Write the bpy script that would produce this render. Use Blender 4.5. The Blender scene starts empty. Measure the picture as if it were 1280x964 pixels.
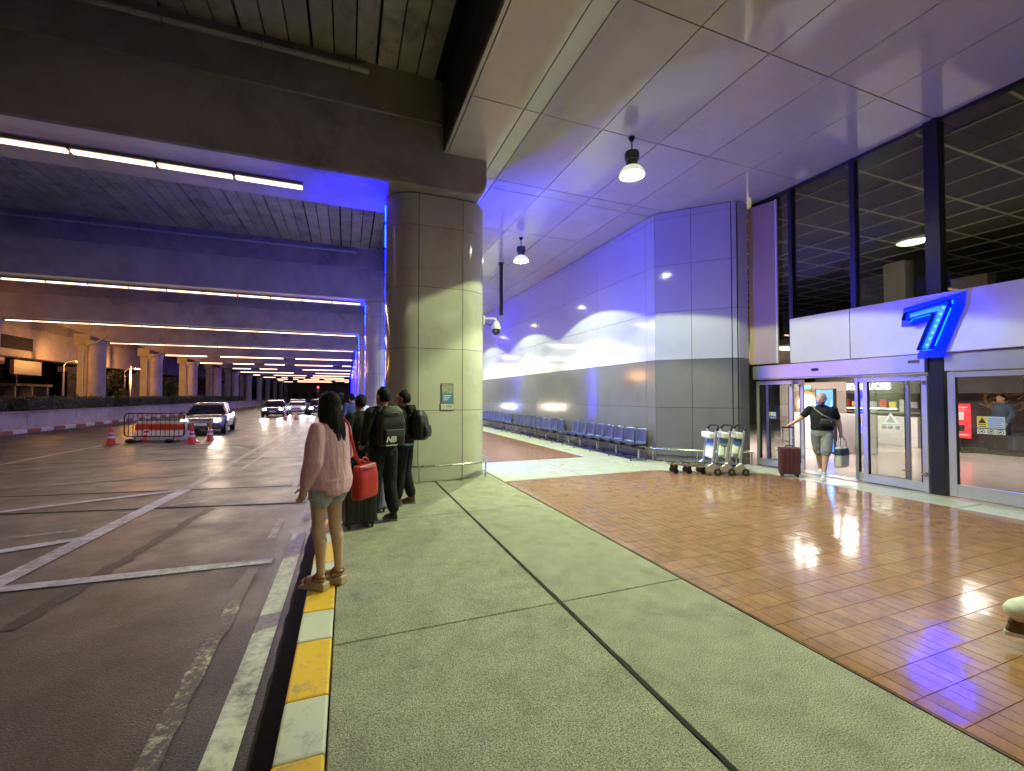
import bpy, bmesh, math, random
from mathutils import Vector, Matrix, Euler, noise
random.seed(7)
R = math.radians
SC = bpy.context.scene
COL = SC.collection

# ------------------------------------------------------------------ camera, world, exposure
CAM_H = 1.65; FPX = 538.0; YAW = R(21.0); PITCH = math.atan(13/538.0)
cam_d = bpy.data.cameras.new('camera'); cam = bpy.data.objects.new('camera', cam_d); COL.objects.link(cam)
cam_d.sensor_width = 36.0; cam_d.lens = 36.0*FPX/1280.0; cam_d.clip_start = 0.05; cam_d.clip_end = 2000
cam.location = (0, 0, CAM_H); cam.rotation_euler = (R(90)+PITCH, 0, -YAW)
SC.camera = cam
W = bpy.data.worlds.new('World'); SC.world = W; W.use_nodes = True
wn = W.node_tree; bg = wn.nodes['Background']
sky = wn.nodes.new('ShaderNodeTexSky'); sky.sky_type = 'NISHITA'; sky.sun_disc = False
sky.sun_elevation = R(3); sky.sun_rotation = R(250); sky.air_density = 2.0; sky.dust_density = 4.0
wn.links.new(sky.outputs[0], bg.inputs[0]); bg.inputs[1].default_value = 0.008
moon_d = bpy.data.lights.new('moonlight', 'SUN'); moon_d.energy = 0.01; moon_d.angle = R(0.5); moon_d.color = (0.8, 0.87, 1)
moon = bpy.data.objects.new('moonlight', moon_d); COL.objects.link(moon); moon.rotation_euler = (R(60), 0, R(250))
SC.view_settings.view_transform = 'Standard'; SC.view_settings.look = 'None'
SC.view_settings.gamma = 1; SC.view_settings.use_curve_mapping = False
SC.view_settings.exposure = 0.95
SC.render.engine = 'CYCLES'
cy = SC.cycles
cy.use_denoising = True
try: cy.denoiser = 'OPENIMAGEDENOISE'
except Exception: pass
cy.max_bounces = 7; cy.diffuse_bounces = 4; cy.glossy_bounces = 4; cy.transmission_bounces = 4; cy.transparent_max_bounces = 12
cy.caustics_reflective = False; cy.caustics_refractive = False
cy.sample_clamp_indirect = 4.0; cy.use_light_tree = True

# ------------------------------------------------------------------ pixel -> place
_fw = Vector((math.sin(YAW)*math.cos(PITCH), math.cos(YAW)*math.cos(PITCH), math.sin(PITCH)))
_rt = Vector((math.cos(YAW), -math.sin(YAW), 0)); _up = _rt.cross(_fw)
def ray(x, y): return _fw+_rt*((x-640)/FPX)-_up*((y-482)/FPX)
def onz(x, y, z=0.0):
    r = ray(x, y); return Vector((0, 0, CAM_H))+r*((z-CAM_H)/r.z)
def onx(x, y, X):
    r = ray(x, y); return Vector((0, 0, CAM_H))+r*(X/r.x)
def ony(x, y, Y):
    r = ray(x, y); return Vector((0, 0, CAM_H))+r*(Y/r.y)

# ------------------------------------------------------------------ materials
M = {}
def mat(name, col, rough=0.5, metal=0.0, spec=0.5, n=0.0, nscale=8.0, col2=None, bump=0.0, bscale=60.0, rvar=0.0,
        coat=0.0, emit=None, estr=0.0, detail=6.0, objrand=0.0, stretch=None, fine=0.0, fscale=180.0, stain=0.0, stscale=1.3, dist=0.01):
    m = bpy.data.materials.new(name); m.use_nodes = True; t = m.node_tree; nd = t.nodes; L = t.links
    b = nd['Principled BSDF']
    b.inputs['Base Color'].default_value = (*col, 1); b.inputs['Roughness'].default_value = rough
    b.inputs['Metallic'].default_value = metal; b.inputs['Specular IOR Level'].default_value = spec
    b.inputs['Coat Weight'].default_value = coat; b.inputs['Coat Roughness'].default_value = 0.08
    if emit:
        b.inputs['Emission Color'].default_value = (*emit, 1); b.inputs['Emission Strength'].default_value = estr
    need = n or bump or rvar or objrand or fine or stain
    if need:
        geo = nd.new('ShaderNodeNewGeometry'); mp = nd.new('ShaderNodeMapping'); L.new(geo.outputs['Position'], mp.inputs['Vector'])
        if stretch: mp.inputs['Scale'].default_value = stretch
        cur = None
        rgb = nd.new('ShaderNodeRGB'); rgb.outputs[0].default_value = (*col, 1); cur = rgb.outputs[0]
        ns = nd.new('ShaderNodeTexNoise'); ns.inputs['Scale'].default_value = nscale; ns.inputs['Detail'].default_value = detail
        ns.inputs['Roughness'].default_value = 0.62
        L.new(mp.outputs[0], ns.inputs['Vector'])
        if n:
            c2 = col2 or tuple(c*(1-n) for c in col)
            rp = nd.new('ShaderNodeMapRange'); rp.inputs[1].default_value = 0.36; rp.inputs[2].default_value = 0.66
            L.new(ns.outputs[0], rp.inputs[0])
            mx = nd.new('ShaderNodeMix'); mx.data_type = 'RGBA'
            L.new(rp.outputs[0], mx.inputs[0]); L.new(cur, mx.inputs[6]); mx.inputs[7].default_value = (*c2, 1); cur = mx.outputs[2]
        if fine:
            nf = nd.new('ShaderNodeTexNoise'); nf.inputs['Scale'].default_value = fscale; nf.inputs['Detail'].default_value = 2
            L.new(mp.outputs[0], nf.inputs['Vector'])
            r2 = nd.new('ShaderNodeMapRange'); r2.inputs[1].default_value = 0.3; r2.inputs[2].default_value = 0.7
            r2.inputs[3].default_value = 1-fine; r2.inputs[4].default_value = 1+fine; L.new(nf.outputs[0], r2.inputs[0])
            mu = nd.new('ShaderNodeMix'); mu.data_type = 'RGBA'; mu.blend_type = 'MULTIPLY'; mu.inputs[0].default_value = 1
            L.new(cur, mu.inputs[6]); L.new(r2.outputs[0], mu.inputs[7]); cur = mu.outputs[2]
        if stain:
            nf = nd.new('ShaderNodeTexNoise'); nf.inputs['Scale'].default_value = stscale; nf.inputs['Detail'].default_value = 7
            nf.inputs['Roughness'].default_value = 0.7; nf.inputs['Distortion'].default_value = 0.6
            L.new(mp.outputs[0], nf.inputs['Vector'])
            r2 = nd.new('ShaderNodeMapRange'); r2.inputs[1].default_value = 0.52; r2.inputs[2].default_value = 0.68
            r2.inputs[3].default_value = 1; r2.inputs[4].default_value = 1-stain; L.new(nf.outputs[0], r2.inputs[0])
            mu = nd.new('ShaderNodeMix'); mu.data_type = 'RGBA'; mu.blend_type = 'MULTIPLY'; mu.inputs[0].default_value = 1
            L.new(cur, mu.inputs[6]); L.new(r2.outputs[0], mu.inputs[7]); cur = mu.outputs[2]
        if objrand:
            oi = nd.new('ShaderNodeObjectInfo'); r2 = nd.new('ShaderNodeMapRange'); L.new(oi.outputs['Random'], r2.inputs[0])
            r2.inputs[3].default_value = 1-objrand; r2.inputs[4].default_value = 1+objrand
            mu = nd.new('ShaderNodeMix'); mu.data_type = 'RGBA'; mu.blend_type = 'MULTIPLY'; mu.inputs[0].default_value = 1
            L.new(cur, mu.inputs[6]); L.new(r2.outputs[0], mu.inputs[7]); cur = mu.outputs[2]
        L.new(cur, b.inputs['Base Color'])
        if rvar:
            rr = nd.new('ShaderNodeMapRange'); rr.inputs[1].default_value = 0.3; rr.inputs[2].default_value = 0.7
            rr.inputs[3].default_value = max(0.02, rough-rvar); rr.inputs[4].default_value = min(1, rough+rvar)
            L.new(ns.outputs[0], rr.inputs[0]); L.new(rr.outputs[0], b.inputs['Roughness'])
        if bump:
            nb = nd.new('ShaderNodeTexNoise'); nb.inputs['Scale'].default_value = bscale; nb.inputs['Detail'].default_value = 3
            L.new(mp.outputs[0], nb.inputs['Vector'])
            bp = nd.new('ShaderNodeBump'); bp.inputs['Strength'].default_value = bump; bp.inputs['Distance'].default_value = dist
            L.new(nb.outputs[0], bp.inputs['Height']); L.new(bp.outputs[0], b.inputs['Normal'])
    M[name] = m; return m
def glow(name, col, strength):
    m = bpy.data.materials.new(name); m.use_nodes = True; t = m.node_tree
    b = t.nodes['Principled BSDF']; b.inputs['Base Color'].default_value = (*[min(1, c) for c in col], 1)
    b.inputs['Emission Color'].default_value = (*col, 1); b.inputs['Emission Strength'].default_value = strength
    M[name] = m; return m
def glass(name, tint, refl=0.08):
    m = bpy.data.materials.new(name); m.use_nodes = True; t = m.node_tree; nd = t.nodes; L = t.links
    for x in list(nd): nd.remove(x)
    o = nd.new('ShaderNodeOutputMaterial'); tr = nd.new('ShaderNodeBsdfTransparent'); tr.inputs[0].default_value = (*tint, 1)
    gl = nd.new('ShaderNodeBsdfGlossy'); gl.inputs['Roughness'].default_value = 0.015; gl.inputs['Color'].default_value = (.95, .97, 1, 1)
    lw = nd.new('ShaderNodeFresnel'); lw.inputs[0].default_value = 1.5
    ad = nd.new('ShaderNodeMath'); ad.operation = 'ADD'; ad.use_clamp = True; L.new(lw.outputs[0], ad.inputs[0]); ad.inputs[1].default_value = refl
    mx = nd.new('ShaderNodeMixShader'); L.new(ad.outputs[0], mx.inputs[0]); L.new(tr.outputs[0], mx.inputs[1]); L.new(gl.outputs[0], mx.inputs[2])
    L.new(mx.outputs[0], o.inputs[0]); M[name] = m; return m
def worn(name, paint, under, lo, hi, scale=14, rough=0.55, under_rough=0.4):
    """paint with patches rubbed off down to the surface below"""
    m = mat(name, paint, rough); t = m.node_tree; nd = t.nodes; L = t.links; b = nd['Principled BSDF']
    geo = nd.new('ShaderNodeNewGeometry'); ns = nd.new('ShaderNodeTexNoise'); ns.inputs['Scale'].default_value = scale
    ns.inputs['Detail'].default_value = 9; ns.inputs['Roughness'].default_value = 0.75; L.new(geo.outputs['Position'], ns.inputs['Vector'])
    ns2 = nd.new('ShaderNodeTexNoise'); ns2.inputs['Scale'].default_value = 1.7; ns2.inputs['Detail'].default_value = 4
    L.new(geo.outputs['Position'], ns2.inputs['Vector'])
    av = nd.new('ShaderNodeMath'); av.operation = 'MULTIPLY_ADD'; L.new(ns2.outputs[0], av.inputs[0]); av.inputs[1].default_value = 0.5
    L.new(ns.outputs[0], av.inputs[2])
    mr = nd.new('ShaderNodeMapRange'); mr.inputs[1].default_value = lo; mr.inputs[2].default_value = hi; L.new(av.outputs[0], mr.inputs[0])
    mx = nd.new('ShaderNodeMix'); mx.data_type = 'RGBA'; L.new(mr.outputs[0], mx.inputs[0])
    mx.inputs[6].default_value = (*paint, 1); mx.inputs[7].default_value = (*under, 1); L.new(mx.outputs[2], b.inputs['Base Color'])
    mr2 = nd.new('ShaderNodeMapRange'); mr2.inputs[3].default_value = rough; mr2.inputs[4].default_value = under_rough
    L.new(mr.outputs[0], mr2.inputs[0]); L.new(mr2.outputs[0], b.inputs['Roughness'])
    bp = nd.new('ShaderNodeBump'); bp.inputs['Strength'].default_value = 0.25; bp.inputs['Distance'].default_value = 0.006
    L.new(ns.outputs[0], bp.inputs['Height']); L.new(bp.outputs[0], b.inputs['Normal'])
    return m

ASPH = (0.036, 0.034, 0.031)
mat('asphalt', ASPH, 0.38, n=0.45, nscale=1.6, rvar=0.10, bump=0.5, bscale=95, fine=0.8, fscale=85, stain=0.4, stscale=0.55, spec=0.28, dist=0.008)
mat('old_patch', (0.019, 0.0175, 0.016), 0.5, n=0.5, nscale=7, bump=0.3, bscale=70, spec=.3)
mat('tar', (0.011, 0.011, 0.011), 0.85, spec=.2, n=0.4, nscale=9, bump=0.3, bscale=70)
mat('soil', (0.03, 0.028, 0.02), 0.9, n=0.5, nscale=3)
worn('road_paint', (0.55, 0.54, 0.50), ASPH, 0.66, 1.0, 11)
worn('road_paint_faded', (0.36, 0.35, 0.32), ASPH, 0.58, 0.84, 13)
worn('road_paint_cream', (0.5, 0.47, 0.33), ASPH, 0.56, 0.72, 24)
worn('kerb_yellow', (0.72, 0.42, 0.02), (0.20, 0.17, 0.11), 0.79, 1.0, 9)
worn('kerb_white', (0.54, 0.53, 0.48), (0.2, 0.19, 0.16), 0.78, 1.02, 8)
worn('kerb_red', (0.22, 0.05, 0.035), (0.12, 0.09, 0.08), 0.84, 1.08, 6)
mat('pebble_concrete', (0.30, 0.285, 0.23), 0.75, n=0.22, nscale=4.5, bump=0.8, bscale=150, fine=0.75, fscale=135, stain=0.26, stscale=2.1, dist=0.005, spec=0.35)
mat('pale_terrazzo', (0.47, 0.46, 0.39), 0.34, n=0.15, nscale=2.0, fine=0.12, fscale=150, stain=0.18, stscale=1.8, rvar=0.1)
mat('joint_dark', (0.012, 0.012, 0.011), 0.9)
mat('paver_clay', (0.38, 0.19, 0.11), 0.115, n=0.3, nscale=6, rvar=0.045, bump=0.07, bscale=9, fine=0.1, fscale=90, objrand=0.10, spec=0.6, dist=0.004)
mat('grout', (0.25, 0.135, 0.08), 0.3, n=0.8, nscale=2.6, col2=(0.07,0.04,0.028))
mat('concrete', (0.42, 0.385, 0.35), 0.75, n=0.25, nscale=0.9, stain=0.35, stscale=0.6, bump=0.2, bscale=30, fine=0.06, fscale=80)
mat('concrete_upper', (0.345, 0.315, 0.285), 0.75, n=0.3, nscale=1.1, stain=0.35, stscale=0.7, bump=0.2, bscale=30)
mat('plank_concrete', (0.43, 0.405, 0.355), 0.8, n=0.35, nscale=1.4, stain=0.5, stscale=1.6, objrand=0.12, bump=0.2, bscale=25)
mat('dark_void', (0.01, 0.01, 0.01), 0.9)
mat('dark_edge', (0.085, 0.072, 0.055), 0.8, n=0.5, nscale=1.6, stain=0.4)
mat('soffit_panel', (0.55, 0.52, 0.46), 0.075, n=0.10, nscale=0.7, spec=0.75, objrand=0.04, bump=0.03, bscale=0.9, stain=0.10, stscale=1.1, dist=0.02)
mat('column_panel', (0.55, 0.53, 0.46), 0.11, n=0.1, nscale=1.1, spec=0.55, stain=0.14, stscale=1.3, bump=0.04, bscale=2)
mat('wall_panel', (0.56, 0.56, 0.55), 0.085, n=0.06, nscale=0.8, spec=0.55, objrand=0.03, bump=0.03, bscale=1.5)
mat('wall_panel_grey', (0.165, 0.155, 0.145), 0.12, n=0.1, nscale=0.8, spec=0.55, objrand=0.03, stain=0.1)
mat('steel', (0.62, 0.62, 0.60), 0.24, metal=1.0, n=0.15, nscale=12, rvar=0.08)
mat('alu_frame', (0.66, 0.68, 0.72), 0.32, metal=0.8, n=0.06, nscale=5)
mat('white_fascia', (0.68, 0.67, 0.66), 0.28, n=0.05, nscale=1.0, spec=0.5)
mat('black_metal', (0.012, 0.012, 0.014), 0.35, n=0.3, nscale=9)
mat('black_plastic', (0.018, 0.018, 0.02), 0.42, n=0.3, nscale=20)
mat('black_rubber', (0.015, 0.015, 0.015), 0.75, n=0.3, nscale=20)
mat('grey_metal', (0.25, 0.25, 0.25), 0.4, metal=0.6, n=0.2, nscale=9)
mat('grey_paint', (0.42, 0.42, 0.41), 0.45, n=0.15, nscale=6)
mat('white_paint', (0.72, 0.72, 0.70), 0.4, n=0.08, nscale=5)
mat('seat_blue', (0.022, 0.04, 0.12), 0.28, n=0.2, nscale=7, objrand=0.12, spec=0.55)
mat('cone_orange', (0.62, 0.055, 0.02), 0.5, n=0.2, nscale=9)
mat('reflective_white', (0.8, 0.8, 0.78), 0.35, n=0.1, nscale=20)
mat('hedge_leaf', (0.055, 0.085, 0.03), 0.55, n=0.5, nscale=2.2, objrand=0.1)
mat('tree_leaf', (0.04, 0.06, 0.025), 0.6, n=0.5, nscale=1.4)
mat('bark', (0.09, 0.07, 0.05), 0.9, n=0.4, nscale=7, bump=0.5)
mat('skin', (0.58, 0.36, 0.26), 0.5, n=0.08, nscale=14, spec=0.4)
mat('skin_tan', (0.43, 0.23, 0.145), 0.5, n=0.08, nscale=14, spec=0.4)
mat('hair_black', (0.012, 0.009, 0.008), 0.68, spec=0.2, n=0.5, nscale=60, stretch=(1, 1, 0.06), bump=0.5, bscale=70)
mat('pink_cotton', (0.80, 0.46, 0.58), 0.85, n=0.12, nscale=9, bump=0.9, bscale=11, stretch=(1,1,.38), dist=.03, spec=0.2)
mat('denim', (0.46, 0.52, 0.60), 0.85, n=0.25, nscale=40, spec=0.2)
mat('denim_hem', (0.6, 0.64, 0.66), 0.9, n=0.3, nscale=60)
mat('red_leather', (0.52, 0.025, 0.02), 0.42, n=0.2, nscale=14, bump=0.1, bscale=60)
mat('cork', (0.55, 0.43, 0.28), 0.8, n=0.3, nscale=50)
mat('tan_leather', (0.23, 0.08, 0.035), 0.5, n=0.2, nscale=20)
mat('black_cotton', (0.016, 0.016, 0.017), 0.85, n=0.4, nscale=18, bump=0.9, bscale=12, stretch=(1,1,.45), dist=.03, spec=0.25)
mat('black_nylon', (0.011, 0.011, 0.012), 0.55, n=0.4, nscale=18, bump=0.2, bscale=200)
mat('black_denim', (0.018, 0.019, 0.022), 0.85, n=0.4, nscale=25, spec=0.25, bump=0.9, bscale=13, dist=.03)
mat('grey_cotton', (0.25, 0.25, 0.23), 0.85, n=0.2, nscale=18, spec=0.2, bump=0.9, bscale=12, dist=.03)
mat('white_cotton', (0.7, 0.7, 0.7), 0.85, n=0.1, nscale=14, spec=0.2)
mat('navy_cotton', (0.06, 0.085, 0.13), 0.85, n=0.3, nscale=14, spec=0.2)
mat('blue_cotton', (0.05, 0.08, 0.42), 0.85, n=0.3, nscale=14, spec=0.2)
mat('cyan_cotton', (0.2, 0.5, 0.68), 0.85, n=0.2, nscale=14, spec=0.2)
mat('shoe_white', (0.72, 0.72, 0.70), 0.6, n=0.12, nscale=30)
mat('shoe_black', (0.02, 0.02, 0.022), 0.6, n=0.3, nscale=30)
mat('shoe_brown', (0.13, 0.055, 0.03), 0.6, n=0.3, nscale=30)
mat('shoe_grey', (0.36, 0.35, 0.31), 0.7, n=0.2, nscale=30)
mat('case_black', (0.014, 0.014, 0.016), 0.4, n=0.3, nscale=14)
mat('case_maroon', (0.10, 0.03, 0.03), 0.35, n=0.2, nscale=10)
mat('case_lilac', (0.36, 0.33, 0.55), 0.4, n=0.1, nscale=10)
mat('canvas', (0.62, 0.60, 0.53), 0.9, n=0.12, nscale=25, bump=0.2, bscale=150)
mat('eye_white', (0.75, 0.74, 0.72), 0.3, n=0.02, nscale=30)
mat('eye_dark', (0.02, 0.015, 0.012), 0.2, n=0.02, nscale=30)
mat('stubble', (0.09, 0.06, 0.045), 0.8, n=0.4, nscale=60)
mat('lip', (0.42, 0.16, 0.13), 0.5, n=0.05, nscale=30)
mat('print_white', (0.78, 0.78, 0.78), 0.5, n=0.03, nscale=30)
mat('print_black', (0.02, 0.02, 0.02), 0.5, n=0.03, nscale=30)
mat('print_yellow', (0.75, 0.6, 0.05), 0.5, n=0.03, nscale=30)
mat('print_blue', (0.12, 0.26, 0.5), 0.5, n=0.2, nscale=12)
mat('print_paleblue', (0.5, 0.6, 0.72), 0.5, n=0.1, nscale=12)
mat('print_photo', (0.10, 0.13, 0.09), 0.5, n=0.9, nscale=70, col2=(0.62, 0.6, 0.5))
mat('print_red', (0.62, 0.03, 0.03), 0.45, n=0.06, nscale=12)
mat('print_grey', (0.4, 0.4, 0.4), 0.5, n=0.1, nscale=30)
mat('hall_floor', (0.5, 0.42, 0.39), 0.2, n=0.12, nscale=1.0, rvar=0.06, stain=0.15)
mat('hall_ceiling', (0.06, 0.055, 0.045), 0.85, n=0.3, nscale=3, fine=0.4, fscale=60)
mat('hall_wall', (0.34, 0.29, 0.24), 0.6, n=0.15, nscale=1.2)
mat('hall_dark', (0.05, 0.042, 0.036), 0.5, n=0.4, nscale=2)
mat('hall_white', (0.66, 0.63, 0.63), 0.4, n=0.05, nscale=2)
mat('t_bar', (0.7, 0.66, 0.56), 0.5, n=0.1, nscale=8)
mat('beige_panel', (0.45, 0.33, 0.21), 0.4, n=0.1, nscale=1.2)
mat('gold_lattice', (0.42, 0.27, 0.11), 0.5, n=0.3, nscale=20)
mat('car_grey', (0.16, 0.165, 0.18), 0.22, metal=0.6, n=0.05, nscale=3, coat=0.8)
mat('car_white', (0.66, 0.66, 0.66), 0.25, n=0.03, nscale=3, coat=0.8)
mat('car_dark', (0.03, 0.03, 0.034), 0.22, n=0.05, nscale=3, coat=0.8)
mat('car_glass', (0.012, 0.013, 0.015), 0.06, n=0.05, nscale=3, spec=0.7)
mat('rim', (0.5, 0.5, 0.52), 0.28, metal=0.9, n=0.1, nscale=10)
mat('plate', (0.62, 0.62, 0.6), 0.45, n=0.08, nscale=40)
mat('board_face', (0.07, 0.07, 0.085), 0.5, n=0.1, nscale=4)
mat('lamp_shell', (0.10, 0.105, 0.075), 0.35, metal=0.5, n=0.2, nscale=14)
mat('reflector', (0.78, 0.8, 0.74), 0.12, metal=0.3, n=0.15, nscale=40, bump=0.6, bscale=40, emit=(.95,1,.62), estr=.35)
glass('pane_clear', (0.93, 0.95, 0.94), 0.04)
glass('pane_dark', (0.62, 0.62, 0.58), 0.03)
glass('pane_lens', (0.9, 0.9, 0.9), 0.06)

# ------------------------------------------------------------------ mesh helpers
class MB:
    def __init__(s): s.v = []; s.f = []
    def add(s, vs, fs):
        o = len(s.v); s.v += [tuple(v) for v in vs]; s.f += [tuple(i+o for i in f) for f in fs]; return s
    def box(s, x0, x1, y0, y1, z0, z1, mtx=None):
        vs = [Vector(p) for p in ((x0,y0,z0),(x1,y0,z0),(x1,y1,z0),(x0,y1,z0),(x0,y0,z1),(x1,y0,z1),(x1,y1,z1),(x0,y1,z1))]
        if mtx: vs = [mtx@v for v in vs]
        return s.add(vs, [(3,2,1,0),(4,5,6,7),(0,1,5,4),(1,2,6,5),(2,3,7,6),(3,0,4,7)])
    def bar(s, a, b, w, h, upv=(0,0,1)):
        a = Vector(a); b = Vector(b); d = (b-a); L = d.length; d.normalize(); u = Vector(upv)
        if abs(d.dot(u)) > 0.98: u = Vector((1,0,0))
        r = d.cross(u).normalized(); u = r.cross(d)
        m = Matrix((r, d, u)).transposed().to_4x4(); m.translation = a
        return s.box(-w/2, w/2, 0, L, -h/2, h/2, m)
    def prism(s, poly, z0, z1, mtx=None):
        n = len(poly); vs = [Vector((*p, z0)) for p in poly]+[Vector((*p, z1)) for p in poly]
        if mtx: vs = [mtx@v for v in vs]
        fs = [tuple(range(n-1,-1,-1)), tuple(range(n, 2*n))]+[(i, (i+1)%n, n+(i+1)%n, n+i) for i in range(n)]
        return s.add(vs, fs)
    def tube(s, pts, rad, n=8, closed=False, caps=True):
        P = [Vector(p) for p in pts]; k = len(P)
        rs = rad if isinstance(rad, (list, tuple)) else [rad]*k
        base = None; vs = []
        for i in range(k):
            if closed: d = P[(i+1)%k]-P[i-1]
            else: d = P[min(i+1,k-1)]-P[max(i-1,0)]
            d.normalize()
            if base is None:
                base = d.orthogonal().normalized()
            base = (base-d*base.dot(d))
            base = base.normalized() if base.length > 1e-6 else d.orthogonal().normalized()
            b2 = d.cross(base)
            for j in range(n):
                a = 2*math.pi*j/n; vs.append(P[i]+(base*math.cos(a)+b2*math.sin(a))*rs[i])
        fs = []
        for i in range(k if closed else k-1):
            i2 = (i+1)%k
            for j in range(n): fs.append((i*n+j, i*n+(j+1)%n, i2*n+(j+1)%n, i2*n+j))
        if caps and not closed: fs += [tuple(range(n-1,-1,-1)), tuple((k-1)*n+j for j in range(n))]
        return s.add(vs, fs)
    def limb(s, pts, rad, n=12):
        """a tapered tube with round ends"""
        P = [Vector(p) for p in pts]; a = (P[0]-P[1]).normalized(); b = (P[-1]-P[-2]).normalized(); r0 = rad[0]; r1 = rad[-1]
        PP = [P[0]+a*r0*.95, P[0]+a*r0*.7]+P+[P[-1]+b*r1*.7, P[-1]+b*r1*.95]; RR = [r0*.25, r0*.72]+list(rad)+[r1*.72, r1*.25]
        return s.tube(PP, RR, n)
    def rings(s, rs, n=20, mtx=None):
        """rs: (cx,cy,cz,rx,ry[,power]) ellipses stacked along z, closed"""
        vs = []
        for r in rs:
            cx, cy, cz, rx, ry = r[:5]; p = r[5] if len(r) > 5 else 2.0
            for j in range(n):
                a = 2*math.pi*j/n; c, q = math.cos(a), math.sin(a)
                v = Vector((cx+rx*math.copysign(abs(c)**(2/p), c), cy+ry*math.copysign(abs(q)**(2/p), q), cz))
                vs.append(mtx@v if mtx else v)
        k = len(rs); fs = [(i*n+j, i*n+(j+1)%n, (i+1)*n+(j+1)%n, (i+1)*n+j) for i in range(k-1) for j in range(n)]
        fs += [tuple(range(n-1,-1,-1)), tuple((k-1)*n+j for j in range(n))]
        return s.add(vs, fs)
    def lathe(s, prof, n=20, mtx=None, caps=True):
        return s.rings([(0,0,z,r,r) for r, z in prof], n, mtx) if caps else s._lopen(prof, n, mtx)
    def _lopen(s, prof, n, mtx):
        vs = []
        for r, z in prof:
            for j in range(n):
                a = 2*math.pi*j/n; v = Vector((r*math.cos(a), r*math.sin(a), z)); vs.append(mtx@v if mtx else v)
        k = len(prof)
        return s.add(vs, [(i*n+j, i*n+(j+1)%n, (i+1)*n+(j+1)%n, (i+1)*n+j) for i in range(k-1) for j in range(n)])
    def ball(s, c, rx, ry=None, rz=None, n=14, mtx=None):
        ry = ry or rx; rz = rz or rx; k = 9
        rs = []
        for i in range(k):
            t = math.pi*(i+0.35)/(k-0.3); rs.append((c[0], c[1], c[2]-rz*math.cos(t), rx*math.sin(t), ry*math.sin(t)))
        return s.rings(rs, n, mtx)
    def quad(s, a, b, c, d): return s.add([a,b,c,d], [(0,1,2,3)])
    def mesh(s, name):
        me = bpy.data.meshes.new(name); me.from_pydata(s.v, [], s.f); me.update(); return me
    def build(s, name, m, parent=None, smooth=None, bevel=0.0, loc=None, seg=1):
        me = s.mesh(name)
        return place(name, me, m, parent, smooth, bevel, loc, seg)
def place(name, me, m=None, parent=None, smooth=None, bevel=0.0, loc=None, seg=1):
    o = bpy.data.objects.new(name, me); COL.objects.link(o)
    if m and not me.materials: me.materials.append(M[m] if isinstance(m, str) else m)
    if parent: o.parent = parent
    if loc: o.location = loc
    if smooth:
        me.shade_smooth()
        if smooth is not True: me.set_sharp_from_angle(angle=R(smooth))
    if bevel:
        bv = o.modifiers.new('bevel', 'BEVEL'); bv.width = bevel; bv.segments = seg; bv.limit_method = 'ANGLE'; bv.angle_limit = R(40)
    return o
def tag(o, label=None, cat=None, group=None, kind=None):
    if label: o['label'] = label
    if cat: o['category'] = cat
    if group: o['group'] = group
    if kind: o['kind'] = kind
    return o
def thing(name, label, cat, loc=(0,0,0), rz=0.0, group=None):
    o = bpy.data.objects.new(name, None); COL.objects.link(o); o.location = loc; o.rotation_euler = (0,0,rz); o.empty_display_size = 0.2
    return tag(o, label, cat, group)
def copy_tree(o, parent=None, loc=None, rz=None, label=None):
    c = o.copy(); COL.objects.link(c); c.parent = parent
    if loc is not None: c.location = loc
    if rz is not None: c.rotation_euler = (0,0,rz)
    if label: c['label'] = label
    for ch in list(o.children): copy_tree(ch, c)
    return c
def text(name, body, size, m, parent=None, mtx=None, extrude=0.004, align='CENTER', bold=0.0, sx=1.0, shear=0.0):
    cu = bpy.data.curves.new(name, 'FONT'); cu.body = body; cu.size = size; cu.extrude = extrude; cu.align_x = align; cu.align_y = 'CENTER'
    cu.offset = bold; cu.shear = shear; cu.resolution_u = 3; cu.materials.append(M[m])
    tmp = bpy.data.objects.new(name+'_curve', cu); COL.objects.link(tmp); bpy.context.view_layer.update()
    me = bpy.data.meshes.new_from_object(tmp.evaluated_get(bpy.context.evaluated_depsgraph_get())); bpy.data.objects.remove(tmp)
    me.transform((mtx or Matrix())@Matrix.Diagonal((sx,1,1,1)))
    if not me.materials: me.materials.append(M[m])
    return place(name, me, None, parent)
def frame(origin, xdir, updir=(0,0,1)):
    """matrix whose x runs along xdir, y along updir, z out of the face"""
    x = Vector(xdir).normalized(); y = Vector(updir).normalized(); z = x.cross(y)
    m = Matrix((x, y, z)).transposed().to_4x4(); m.translation = Vector(origin); return m
def spot(name, loc, energy, size, col, target=None, parent=None, blend=0.15, radius=0.1):
    d = bpy.data.lights.new(name, 'SPOT'); d.energy = energy; d.spot_size = R(size); d.color = col; d.spot_blend = blend; d.shadow_soft_size = radius
    o = bpy.data.objects.new(name, d); COL.objects.link(o); o.location = loc
    if target is not None: o.rotation_euler = (Vector(target)-Vector(loc)).to_track_quat('-Z', 'Y').to_euler()
    if parent: o.parent = parent
    return o
def area(name, loc, energy, sx, sy, col, parent=None, rot=(0,0,0), spread=180):
    d = bpy.data.lights.new(name, 'AREA'); d.energy = energy; d.shape = 'RECTANGLE'; d.size = sx; d.size_y = sy; d.color = col; d.spread = R(spread)
    o = bpy.data.objects.new(name, d); COL.objects.link(o); o.location = loc; o.rotation_euler = rot
    if parent: o.parent = parent
    return o

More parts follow.
